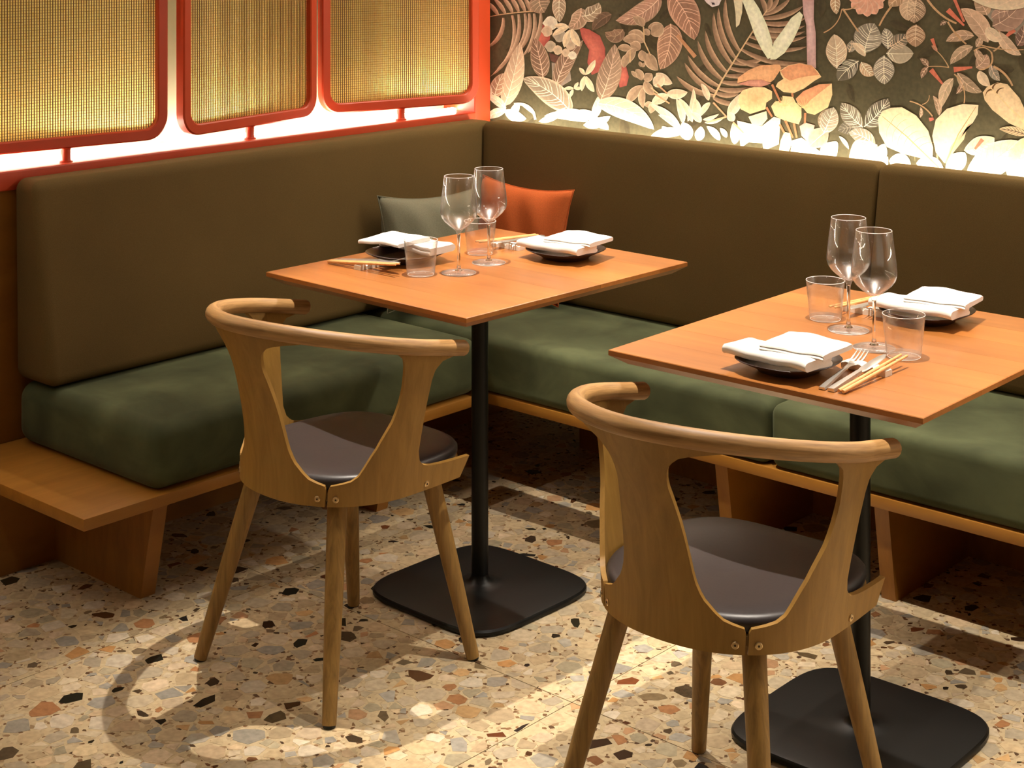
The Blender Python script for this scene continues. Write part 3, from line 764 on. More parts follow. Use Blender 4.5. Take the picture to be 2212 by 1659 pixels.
for b, t, wd, fl in (((1380, 330), (1125, 380), 24, tan_), ((1510, 390), (1260, 80), 40, lin(190, 150, 112)), ((1370, 430), (1165, 590), 24, lin(170, 140, 102)), ((1190, 720), (1085, 985), 24, lin(190, 160, 118)), ((1230, 670), (1455, 845), 26, lin(160, 130, 94)), ((1610, 290), (1815, 505), 26, lin(196, 160, 122)), ((1500, 250), (1640, 370), 26, cream), ((1430, 650), (1530, 790), 22, cream), ((1540, 600), (1620, 740), 20, grey), ((1400, 620), (1500, 500), 32, lin(170, 130, 98)), ((1400, 430), (1440, 330), 16, tan_), ((1400, 450), (1480, 560), 16, tan_), ((1550, 240), (1838, -20), 58, lin(150, 112, 88)), ((1780, 420), (1838, 230), 30, lin(120, 86, 70)), ((1700, 100), (1540, 170), 24, lin(160, 120, 96)), ((1500, 140), (1380, -20), 34, tan_), ((1060, 1060), (1005, 880), 14, tan_), ((885, 1080), (890, 985), 8, tan_), ((1220, 860), (1280, 730), 12, brown), ((1130, 200), (1070, 235), 10, dbrown), ((960, 610), (885, 540), 13, brown), ((960, 615), (900, 720), 13, brown), ((1040, 470), (990, 420), 8, lin(190, 120, 80))):
    pr.leaf(Z4(*b), Z4(*t), wd, fl, None, pinkv, 3, .1, .45, vw=.9, rib=1.4)
for a, b, w0, w1 in (((1290, 235), (1140, 90), 4, 12), ((1365, 618), (1195, 640), 4, 12), ((1095, 775), (985, 640), 4, 11), ((1040, 470), (995, 355), 3, 8), ((1290, 200), (1200, -10), 5, 7), ((1670, 340), (1750, 270), 5, 12)):
    pr.strip([Z4(*a), Z4(*b)], w0, w1, lin(206, 116, 92))
for k in range(7):
    an = PI * (0.02 + k * 0.16)
    pr.leaf(Z4(400, -30), Z4(400 + 175 * math.cos(an), -30 + 185 * math.sin(an)), 26, lin(222, 150, 112), lin(236, 182, 146), None, 0, 0, .6)
pr.leaf(Z4(110, -40), Z4(120, 130), 22, lin(180, 140, 90), cream, ivory, 4)
pr.leaf(Z4(720, -40), Z4(600, 60), 30, lin(176, 134, 86), tan_, cream, 3)
pr.layer = 5
big1 = [(500, 1090), (540, 1020), (620, 990), (720, 985), (850, 1060), (960, 1200), (1005, 1350), (1000, 1490), (880, 1450), (720, 1410), (580, 1350), (510, 1220)]
big2 = [(1422, 965), (1280, 955), (1130, 1000), (1030, 1100), (998, 1250), (1030, 1400), (1110, 1500), (1170, 1430), (1290, 1280), (1330, 1140), (1370, 1130), (1415, 1050)]
pr.poly([Z4(*p) for p in big1], lin(226, 198, 144), lin(236, 214, 166))
pr.poly([Z4(*p) for p in big2], lin(222, 196, 146), lin(232, 210, 164))
pr.poly([Z4(*p) for p in [(1110, 1500), (1170, 1430), (1290, 1280), (1330, 1140), (1370, 1130), (1330, 1160), (1250, 1240), (1170, 1340)]], lin(196, 164, 116), None, .00006)
pr.strip([Z4(540, 1070), Z4(760, 1250), Z4(1060, 1540)], 1.2, 3.5, lin(200, 166, 112), .00008)
pr.strip([Z4(1400, 980), Z4(1240, 1230), Z4(1120, 1500)], 1.2, 3.5, lin(200, 166, 112), .00008)
for q in range(6):
    x = 620 + q * 52; y = 1130 + q * 44
    pr.strip(pr.curve(Z4(x, y), Z4(x + 90 + q * 8, y - 90 + q * 10), -.12), .9, .4, lin(196, 160, 104), .00008)
    pr.strip(pr.curve(Z4(x, y), Z4(x - 40, y + 130), .12), .9, .4, lin(206, 172, 120), .00008)
mar = [(1462, 850), (1500, 800), (1600, 755), (1690, 775), (1800, 900), (1850, 1010), (1850, 1200), (1700, 1130), (1550, 1010), (1480, 920)]
pr.poly([Z4(*p) for p in mar], lin(216, 180, 122), lin(226, 192, 138))
pr.strip([Z4(1540, 810), Z4(1690, 970), Z4(1850, 1130)], 2, 5, lin(236, 208, 158), .00008)
for q in range(7):
    x = 1550 + q * 38; y = 820 + q * 42
    pr.strip(pr.curve(Z4(x, y), Z4(x + 70, y - 60 + q * 6), -.2), 4.5, 1, lin(112, 80, 48), .00007)
    pr.strip(pr.curve(Z4(x, y), Z4(x - 62 + q * 4, y + 60), .2), 4.5, 1, lin(112, 80, 48), .00007)
pr.leaf(Z4(1860, 1240), Z4(1612, 1185), 18, lin(206, 170, 116), None, dbrown, 6, .05)
for b, t, wd, fl in (((1310, 1590), (1780, 1290), 70, lin(232, 204, 150)), ((1700, 1640), (1850, 1260), 60, lin(226, 192, 136)), ((1750, 1650), (1860, 1450), 50, ivory), ((1290, 1380), (1570, 1265), 40, lin(226, 196, 150)), ((1120, 1560), (1300, 1400), 40, ivory), ((590, 1440), (480, 1600), 30, ivory), ((800, 1530), (600, 1480), 40, ivory), ((1100, 1570), (850, 1500), 40, ivory), ((0, 1320), (120, 1430), 50, ivory), ((560, 1320), (520, 1500), 26, ivory), ((230, 1370), (140, 1250), 9, ivory)):
    pr.leaf(Z4(*b), Z4(*t), wd, fl, ivory, lin(206, 172, 122), 6, .06, .5)
pr.strip([Z4(1390, 1370), Z4(1460, 1280)], 5, 9, lin(206, 116, 92))
pr.strip([Z4(970, 1100), Z4(1010, 1090)], 8, 6, lin(206, 116, 100))
# --- the paper goes on above and beside the view: loose foliage of the same kinds
pr.layer = 2
for k in range(1100):
    x = rg.uniform(-3.7, 3.1); z = rg.uniform(0.95, 2.85)
    d = x * fx + YB * fy
    u, v = 1106 + FPX * (x * fy - YB * fx) / d, HOR - FPX * (z - CAMZ) / d
    if -60 < u < 2230 and v > 2: continue
    if d < 1.2: continue
    L = rg.uniform(0.12, 0.27) * FPX / d
    a = rg.uniform(0, 2 * PI)
    if -260 < v < 0 and -60 < u < 2230: a = rg.uniform(-PI * .97, -PI * .03)
    fl = rg.choice([tan_, brown, cream, grey, dgrey, lin(190, 150, 112), orange_])
    t = (u + L * math.cos(a), v + L * math.sin(a))
    if t[1] > 2 and t[0] < 2225: continue
    pr.layer = 2 + k % 4
    pr.leaf((u, v), t, L * rg.uniform(.35, .55), fl, None, rg.choice([ivory, pinkv, None]), 7, rg.uniform(-.1, .1), .45)
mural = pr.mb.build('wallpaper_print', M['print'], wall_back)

# ------------------------------------------------------------------ orange screen frame and pivoting panels
sf = empty('screen_surround', (-3.70, 3.0, 0.875))
tag(sf, 'orange lacquered frame with sill and corner post around the golden panels', 'frame')
def local(o, mb):
    lx, ly, lz = o.location
    mb.v = [(p[0] - lx, p[1] - ly, p[2] - lz) for p in mb.v]; return mb
local(sf, MB().rbox(XL + 0.001, -3.66, -1.0, 3.90, 0.8755, 0.924, 0.004)).build('sill', M['orange'], sf, True, .6)
local(sf, MB().rbox(XL + 0.001, -3.665, 3.8985, 3.974, 0.8755, 1.95, 0.004)).build('post', M['orange'], sf, True, .6)
local(sf, MB().rbox(XL + 0.001, -3.66, -1.0, 3.90, 1.90, 1.95, 0.004)).build('top_rail', M['orange'], sf, True, .6)

def rrect(hw, hh, r, n=8):
    pts = []
    for cx, cy, a0 in ((hw - r, hh - r, 0), (-hw + r, hh - r, PI / 2), (-hw + r, -hh + r, PI), (hw - r, -hh + r, 3 * PI / 2)):
        for k in range(n + 1):
            a = a0 + PI / 2 * k / n; pts.append((cx + r * math.cos(a), cy + r * math.sin(a)))
    return pts

ZB, ZT = 0.960, 1.88
def make_panel():
    root = empty('swivel_screen', (-3.70, 3.0, 0.9245))
    hw, hh = 0.288, (ZT - ZB) / 2; zc = (ZT + ZB) / 2 - 0.9245
    o1 = rrect(hw, hh, 0.062); o2 = rrect(hw - 0.004, hh - 0.004, 0.058); i1 = rrect(hw - 0.030, hh - 0.030, 0.036); i2 = rrect(hw - 0.027, hh - 0.027, 0.038)
    n = len(o1); mb = MB(); d = 0.016
    rings = [(o1, -d + .004), (o1, d - .004), (o2, d), (i2, d), (i1, d - .003), (i1, -d + .003), (i2, -d), (o2, -d)]
    vs = [(x, p[0], p[1] + zc) for ring, x in rings for p in ring]
    fs = []
    for a in range(8):
        b = (a + 1) % 8
        for k in range(n): fs.append((a * n + k, a * n + (k + 1) % n, b * n + (k + 1) % n, b * n + k))
    mb.add(vs, fs).build('frame', M['orange'], root, True, .7)
    # golden sheet and the cane strands in front of it
    s = rrect(hw - 0.026, hh - 0.026, 0.038); m = len(s)
    MB().add([(-.003, p[0], p[1] + zc) for p in s], [tuple(range(m))]).build('golden_sheet', M['sheet'], root)
    wv = MB(); W, H, pitch = hw - 0.028, hh - 0.028, 0.0072
    k = int(W / pitch)
    def cut(q, A, B):          # strand half-length inside the rounded corner
        over = abs(q) - (A - 0.036)
        return B if over <= 0 else B - 0.036 + math.sqrt(max(0, 0.036 ** 2 - over ** 2))
    for i in range(-k, k + 1):
        y = i * pitch; L = cut(y, W, H)
        wv.box(-.0020, .0002, y - .0009, y + .0009, zc - L, zc + L)
    k = int(H / pitch)
    for i in range(-k, k + 1):
        z = i * pitch; L = cut(z, H, W)
        wv.box(-.0012, .0006, -L, L, zc + z - .00045, zc + z + .00045)
    tag(wv.build('cane_weave', M['strand'], root), kind='stuff')
    MB().lathe([(0, 0), (.0175, 0), (.0175, .002), (.0135, .003), (.0125, .006), (.0125, ZB - 0.9245 - .003), (.0155, ZB - 0.9245), (0, ZB - 0.9245)], 20).build('pivot_pin', M['orange'], root, True, .7)
    MB().lathe([(0, ZT - 0.9245), (.0125, ZT - 0.9245), (.0125, 1.8995 - 0.9245), (0, 1.8995 - 0.9245)], 16).build('pivot_pin', M['orange'], root, True, .7)
    return root
pan = make_panel()
for i, (y, phi, lab) in enumerate(((3.5956, 13, 'golden cane panel in rounded orange frame, turned, next to the corner post'),
                                   (2.9924, -10, 'golden cane panel in rounded orange frame, between two other panels'),
                                   (2.3856, 7.5, 'golden cane panel in rounded orange frame, above the open bench end'))):
    p = pan if i == 0 else copy_tree(pan)
    p.location = (-3.70, y, 0.9245); p.rotation_euler = (0, 0, math.radians(-phi))
    tag(p, lab, 'screen', 'pivoting screen panels on the orange sill')
p = copy_tree(pan); p.location = (-3.70, 1.782, 0.9245); p.rotation_euler = (0, 0, math.radians(6))
tag(p, 'golden cane panel in rounded orange frame, beyond the bare plank end', 'screen', 'pivoting screen panels on the orange sill')

led1 = MB().rbox(-3.758, -3.738, -0.9, 3.888, 0.9245, 0.9335, 0.003).build('led_strip', M['led_screen'])
tag(led1, 'glowing white light strip on the orange sill behind the golden panels', 'light strip')
led_fill = MB().rbox(-3.768, -3.748, -0.9, 3.888, 1.8895, 1.8985, 0.003).build('led_strip', M['led_screen'])  # unseen strip added to brighten the upper panels and the wall behind
tag(led_fill, 'added unseen fill strip under the top rail behind the golden panels', 'light strip')
led2 = MB().rbox(-3.62, 2.6, 3.918, 3.938, 0.858, 0.866, 0.003).build('led_strip', M['led_wall'])
tag(led2, 'warm light strip hidden behind the long backrest under the wallpaper', 'light strip')

# line lamps on the walls above head height: a channel with a glowing diffuser
def line_lamp(x0, x1, y0, y1, z, axis, lab, bx0, bx1, by0, by1, power):
    cx, cy = (x0 + x1) / 2, (y0 + y1) / 2
    o = empty('line_lamp', (cx, cy, z)); tag(o, lab, 'lamp', 'line lamps high on the walls')
    MB().box(bx0 - cx, bx1 - cx, by0 - cy, by1 - cy, .004, .045).build('channel', M['black_metal'], o)
    MB().box(x0 - cx, x1 - cx, y0 - cy, y1 - cy, -.004, .0035).build('diffuser', M['globe'], o)
    L = (x1 - x0) if axis == 'x' else (y1 - y0)
    ld = bpy.data.lights.new('line_light', 'AREA'); ld.shape = 'RECTANGLE'; ld.energy = power * L; ld.color = SPOT_COL
    ld.size, ld.size_y = ((L, .018) if axis == 'x' else (.018, L))
    l = bpy.data.objects.new('line_light', ld); COL.objects.link(l); l.parent = o; l.location = (0, 0, -.006)
line_lamp(-3.6595, -3.640, 0.4, 3.89, 1.93, 'y', 'line lamp on the top rail of the golden screens', -3.6595, -3.638, 0.4, 3.89, 3.0 * LINE_W)
line_lamp(-3.60, 2.6, 3.89, 3.91, 2.03, 'x', 'line lamp on the wallpapered wall above the long bench', -3.60, 2.6, 3.885, 3.979, 12.0 * LINE_W)

# ------------------------------------------------------------------ benches
ZP0, ZP1 = 0.220, 0.247
def bench(name, label):
    o = empty(name); tag(o, label, 'bench', 'wooden banquette bases'); return o
bl = bench('bench_base', 'short wooden bench base under the screens with open plank end')
MB().rbox(-3.668, -3.068, 2.023, 3.90, ZP0, ZP1, 0.0015, 1).build('plank', M['bench_wood'], bl, True, .6)
MB().box(-3.496, -3.478, 2.06, 3.88, 0.0, ZP0).build('back_riser', M['panel_wood'], bl)
def leg_panel(o, front, back, a0, a1, axis):
    """slanted upright board below the plank; front edge leans back towards the floor"""
    mb = MB()
    prof = [(front[1], 0.0), (back, 0.0), (back, ZP0), (front[0], ZP0)]
    vs = []
    for a in (a0, a1):
        for d, z in prof: vs.append((d, a, z) if axis == 'x' else (a, d, z))
    mb.add(vs, [(0, 1, 2, 3), (7, 6, 5, 4), (0, 4, 5, 1), (1, 5, 6, 2), (2, 6, 7, 3), (3, 7, 4, 0)]).build('leg', M['panel_wood'], o)
leg_panel(bl, (-3.079, -3.128), -3.478, 2.212, 2.252, 'x')
leg_panel(bl, (-3.079, -3.128), -3.478, 2.95, 2.99, 'x')
br = bench('bench_base', 'long wooden bench base under the wallpapered wall')
MB().rbox(-3.066, 1.2, 3.305, 3.90, ZP0, ZP1, 0.0015, 1).build('plank', M['bench_wood_x'], br, True, .6)
MB().box(-3.066, 1.2, 3.71, 3.728, 0.0, ZP0).build('back_riser', M['panel_wood'], br)
for x in (-2.31, -1.872, -1.0, -0.1, 0.8):
    leg_panel(br, (3.316, 3.350), 3.71, x, x + 0.036, 'y')

def cushion(name, x0, x1, y0, y1, z0, z1, r, label, group, mat, puff=0.005):
    ox, oy = (x0 + x1) / 2, (y0 + y1) / 2
    def fn(p):
        a = max(0, 1 - ((p.x - ox) / ((x1 - x0) / 2)) ** 2); b = max(0, 1 - ((p.y - oy) / ((y1 - y0) / 2)) ** 2)
        t = (p.z - z0) / (z1 - z0)
        return (p.x, p.y, p.z + puff * t * math.sqrt(a * b))
    mb = MB().rbox(x0, x1, y0, y1, z0, z1, r, 4, (10, 10, 2), fn)
    o = mb.build(name, mat, None, True)
    tag(o, label, 'cushion', group); return o
GS = 'green velvet seat cushions of the banquette'
cushion('seat_cushion', -3.655, -3.072, 2.210, 3.300, ZP1 + 0.0005, 0.400, 0.042, 'green velvet seat cushion under the screens, ending at the bare plank', GS, M['velvet'])
cushion('seat_cushion', -3.655, -2.1525, 3.3035, 3.885, ZP1 + 0.0005, 0.400, 0.028, 'green velvet seat cushion filling the corner below the wallpaper', GS, M['velvet'])
cushion('seat_cushion', -2.1475, -0.62, 3.3035, 3.885, ZP1 + 0.0005, 0.400, 0.028, 'green velvet seat cushion along the wallpapered wall, next to the corner cushion', GS, M['velvet'])

def backrest(axis, a0, a1, fb, ft, bk, z0, z1, label, mitre=0.0):
    """upholstered back with a leaning front; fb / ft = front at bottom / top, bk = back"""
    mb = MB()
    sgn = 1 if axis == 'x' else -1
    d = abs(bk - fb)
    def fn(p):
        t = (p.z - z0) / (z1 - z0)
        q = (p.y if axis == 'y' else p.x)
        fr = fb + (ft - fb) * t
        k = (q - bk) / (fb - bk)
        q = bk + (fr - bk) * k
        mx = mitre * t * max(0, 1 - (p.x - a0) / 0.15)
        return (p.x - mx, q, p.z) if axis == 'y' else (q, p.y, p.z)
    if axis == 'x': mb.rbox(min(fb, bk), max(fb, bk), a0, a1, z0, z1, 0.03, 5, (2, 8, 8), fn)
    else: mb.rbox(a0, a1, min(fb, bk), max(fb, bk), z0, z1, 0.024, 5, (10, 2, 8), fn)
    o = mb.build('backrest_cushion', M['back'], None, True)
    tag(o, label, 'backrest', 'olive upholstered backrests of the banquette'); return o
ZC = 0.4025
backrest('x', 2.208, 3.893, -3.490, -3.570, -3.659, ZC + 0.004, 0.906, 'olive cloth backrest below the golden screens')
backrest('y', -3.4885, -2.1500, 3.728, 3.828, 3.893, ZC + 0.004, 0.911, 'olive cloth backrest from the corner to the seam, under the wallpaper', 0.08)
backrest('y', -2.1480, -0.60, 3.728, 3.828, 3.893, ZC + 0.004, 0.911, 'olive cloth backrest beyond the seam, away from the corner')

# ------------------------------------------------------------------ loose pillows
def pillow(name, W, H, T, mat, label, loc, rot, seed):
    rn = random.Random(seed); n = 26; mb = MB()
    def pt(i, j, s):
        u = -1 + 2 * i / n; v = -1 + 2 * j / n
        pin = 0.10
        x = W / 2 * u * (1 - pin * (1 - v * v) * abs(u) ** 2)
        z = H / 2 * v * (1 - pin * 1.2 * (1 - u * u) * abs(v) ** 2)
        th = T / 2 * (max(0, 1 - u ** 4) * max(0, 1 - v ** 4)) ** 0.55 * (0.78 + 0.22 * math.cos(u * 1.2) * math.cos(v * 1.2))
        wr = 0.006 * math.sin(7 * u * v + seed) * (abs(u * v)) ** 1.0 + 0.003 * math.sin(11 * u + 5 * v + seed)
        th = max(0, th + wr * (1 if th > 0.004 else 0))
        return (x, s * th, z)
    vs = []; fs = []
    for s in (1, -1):
        for j in range(n + 1):
            for i in range(n + 1): vs.append(pt(i, j, s))
    N = (n + 1) ** 2
    for s in range(2):
        for j in range(n):
            for i in range(n):
                a = s * N + j * (n + 1) + i
                fs.append((a, a + 1, a + n + 2, a + n + 1))
    mb.add(vs, fs)
    o = empty(name, loc); o.rotation_euler = rot
    b = mb.build('cover', mat, o, True)
    bm = bmesh.new(); bm.from_mesh(b.data); bmesh.ops.remove_doubles(bm, verts=bm.verts, dist=1e-5); bmesh.ops.recalc_face_normals(bm, faces=bm.faces); bm.to_mesh(b.data); bm.free()
    # welted seam all round
    ring = [pt(i, 0, 0) for i in range(n)] + [pt(n, j, 0) for j in range(n)] + [pt(i, n, 0) for i in range(n, 0, -1)] + [pt(0, j, 0) for j in range(n, -1, -1)]
    MB().tube([(p[0], 0, p[2]) for p in ring], 0.0018, 6).build('seam', mat, o, True)
    tag(o, label, 'pillow', 'loose pillows in the corner'); return o
pillow('pillow', 0.37, 0.345, 0.10, M['rust_cloth'], 'rust orange pillow leaning on the backrest in the corner', (-3.300, 3.708, 0.5835), (math.radians(-11), math.radians(1), 0), 1)
pillow('pillow', 0.36, 0.335, 0.13, M['grey_cloth'], 'grey green pillow leaning on the backrest under the screens', (-3.412, 3.448, 0.5780), (math.radians(-12), math.radians(2), math.radians(80)), 4)

# ------------------------------------------------------------------ tables
def make_table():
    t = empty('dining_table')
    HX, HY, Z, TH, IN = 0.319, 0.370, 0.75, 0.027, 0.026
    nb = 7; ys = [-HY + 2 * HY * k / nb for k in range(nb + 1)]
    for k in range(nb):
        a, b = ys[k] + (0 if k == 0 else .00015), ys[k + 1] - (0 if k == nb - 1 else .00015)
        a2 = a + IN if k == 0 else a; b2 = b - IN if k == nb - 1 else b
        bv = 0.0012
        rings = [(HX - bv, a + (bv if k == 0 else 0), b - (bv if k == nb - 1 else 0), Z), (HX, a, b, Z - bv), (HX, a, b, Z - 0.010), (HX - IN, a2, b2, Z - TH)]
        vs = []
        for hx, y0, y1, z in rings: vs += [(-hx, y0, z), (hx, y0, z), (hx, y1, z), (-hx, y1, z)]
        fs = [(3, 2, 1, 0), (12, 13, 14, 15)]
        for r in range(3):
            for q in range(4): fs.append((r * 4 + q, r * 4 + (q + 1) % 4, r * 4 + 4 + (q + 1) % 4, r * 4 + 4 + q))
        MB().add(vs, fs).build('tabletop_board', M['table_wood'], t)
    MB().rbox(-0.16, 0.16, -0.16, 0.16, Z - TH - 0.008, Z - TH - 0.0002, 0.003, 1).build('mounting_plate', M['black_metal'], t)
    MB().tube([(0, 0, 0.016), (0, 0, Z - TH - 0.008)], 0.0195, 28).build('pole', M['black_metal'], t, True, .8)
    # cushion-shaped foot plate, thin at the rim
    n = 96; vs = []; fs = []
    def sq(a, R, e=4.8):
        c, s = math.cos(a), math.sin(a)
        r = R / (abs(c) ** e + abs(s) ** e) ** (1 / e)
        return r * c, r * s
    R = 0.202
    rings = [(0.0, 0.0), (R * .96, 0.0), (R, 0.004), (R, 0.011), (R * .985, 0.0155), (R * .94, 0.017), (R * .6, 0.0195), (R * .3, 0.022), (0.035, 0.024), (0.026, 0.028), (0.021, 0.036), (0.0196, 0.042), (0.0, 0.042)]
    for rr, z in rings:
        e = 4.8 if rr > .15 else (3.4 if rr > .1 else (2.6 if rr > .05 else 2))
        for k in range(n):
            x, y = sq(2 * PI * k / n, max(rr, 1e-4), e); vs.append((x, y, z))
    for r in range(len(rings) - 1):
        for k in range(n): fs.append((r * n + k, r * n + (k + 1) % n, (r + 1) * n + (k + 1) % n, (r + 1) * n + k))
    MB().add(vs, fs).build('foot_plate', M['black_metal'], t, True, .6)
    return t
T1 = make_table(); T2 = copy_tree(T1)
T1.location = (-2.579, 2.760, 0); T1.rotation_euler = (0, 0, math.radians(-0.9))
T2.location = (-1.588, 2.760, 0); T2.rotation_euler = (0, 0, math.radians(0.8))
tag(T1, 'square wooden table on black pedestal in the corner of the banquette', 'table', 'square wooden pedestal tables')
tag(T2, 'square wooden table on black pedestal, second from the corner', 'table', 'square wooden pedestal tables')

# ------------------------------------------------------------------ chairs
RW, RB, RN, RF, RZ0, RZ1 = 0.2575, 0.285, 1.75, 0.112, 0.7000, 0.197
SW, SB, SN, SF = 0.205, 0.198, 2.2, 0.19            # seat-level curve of the shell
def rail_xy(ps):
    """ps in [-2, 2]: 0 = back centre, +-1 = widest, +-2 = arm end"""
    s = 1 if ps >= 0 else -1; a = abs(ps)
    if a <= 1:
        th = a * PI / 2
        return s * RW * math.sin(th) ** (2 / RN), -RB * math.cos(th) ** (2 / RN)
    return s * (RW - 0.004 * (a - 1)), RF * (a - 1)
def seat_xy(ps):
    s = 1 if ps >= 0 else -1; a = abs(ps)
    if a <= 1:
        th = a * PI / 2
        return s * SW * math.sin(th) ** (2 / SN), -SB * math.cos(th) ** (2 / SN)
    return s * (SW - 0.010 * (a - 1) ** 2), SF * (a - 1)
def shell_pt(ps, t, off=0.0):
    """t: 0 = lower rim of the shell, 1 = underside of the rail"""
    def raw(ps, t):
        x0, y0 = seat_xy(ps); x1, y1 = rail_xy(ps)
        z0 = 0.394
        z1 = RZ0 - RZ1 * y1 - 0.006
        k = t ** 1.15
        hollow = 0.020 * max(0, math.cos(ps * PI / 2)) * math.sin(PI * t) ** 0.8 if abs(ps) < 1 else 0
        return Vector((x0 + (x1 - x0) * k, y0 + (y1 - y0) * k + hollow, z0 + (z1 - z0) * t))
    p = raw(ps, t)
    if off:
        e = 0.01
        a = raw(ps + e, t) - raw(ps - e, t); b = raw(ps, min(1, t + e)) - raw(ps, max(0, t - e))
        n = a.cross(b).normalized()
        p = p + n * off
    return p
def interp(tab, t):
    if t <= tab[0][0]: return tab[0][1]
    for (t0, v0), (t1, v1) in zip(tab, tab[1:]):
        if t <= t1:
            k = (t - t0) / (t1 - t0); return v0 + (v1 - v0) * k
    return tab[-1][1]
def smooth_tab(tab, n=60):
    """rounds the corners of an outline table"""
    xs = [i / n for i in range(n + 1)]
    ys = [interp(tab, x) for x in xs]
    for _ in range(2):
        ys = [ys[0]] + [(ys[i - 1] + 2 * ys[i] + ys[i + 1]) / 4 for i in range(1, n)] + [ys[-1]]
    return list(zip(xs, ys))
SLIT = 0.52; GAP = 0.006
BAND = 0.135
tsamp = [0, .02, .05, .08, .10, .112, .12, .128, .135, .142, .146, .15, .154, .16, .168, .178, .19, .205, .23, .26, .3, .35, .4, .46, .52, .58, .64, .70, .75, .79, .83, .86, .885, .91, .93, .95, .965, .98, .99, 1.0]
def shell_panel(name, left, right, parent, mat, bandrow=None):
    """board bent along the shell, its outline given by left(t) and right(t) in rim parameter"""
    ncol = 30; mb = MB(); th = 0.0045
    vs = []; fs = []
    for off in (th, -th):
        for t in tsamp:
            l, r = left(t), right(t)
            for c in range(ncol + 1): vs.append(shell_pt(l + (r - l) * c / ncol, t, off))
    nr = len(tsamp); N = nr * (ncol + 1)
    for r in range(nr - 1):
        for c in range(ncol):
            a = r * (ncol + 1) + c
            fs.append((a, a + 1, a + ncol + 2, a + ncol + 1)); fs.append((N + a, N + a + ncol + 1, N + a + ncol + 2, N + a + 1))
        for c in (0, ncol):
            a = r * (ncol + 1) + c; fs.append((a, a + ncol + 1, N + a + ncol + 1, N + a))
    for c in range(ncol):
        for r in (0, nr - 1):
            a = r * (ncol + 1) + c; fs.append((a, a + 1, N + a + 1, N + a))
    return mb.add(vs, fs).build(name, mat, parent, True, .7)

BACK_R = [(0, .437), (.10, .437), (.12, .43), (.135, .37), (.15, .325), (.18, .285), (.23, .235), (.28, .205), (.35, .19), (.46, .178), (.57, .168), (.67, .155), (.75, .145), (.81, .148), (.87, .175), (.91, .22), (.935, .275), (.97, .40), (1.0, .48)]
SIDE_L = [(0, .453), (.10, .453), (.12, .465), (.135, .54), (.15, .595), (.18, .64), (.23, .672), (.29, .706), (.35, .742), (.42, .775), (.51, .822), (.6, .848), (.67, .862), (.75, .87), (.82, .87), (.88, .868), (.93, .86), (.96, .835), (1.0, .77)]
SIDE_R = [(0, 1.78), (.06, 1.85), (.12, 1.92), (.146, 1.95), (.152, 1.70), (.158, 1.50), (.168, 1.33), (.185, 1.2), (.22, 1.12), (.3, 1.085), (.42, 1.10), (.55, 1.125), (.65, 1.145), (.8, 1.20), (.87, 1.26), (.93, 1.42), (.97, 1.72), (1.0, 1.88)]
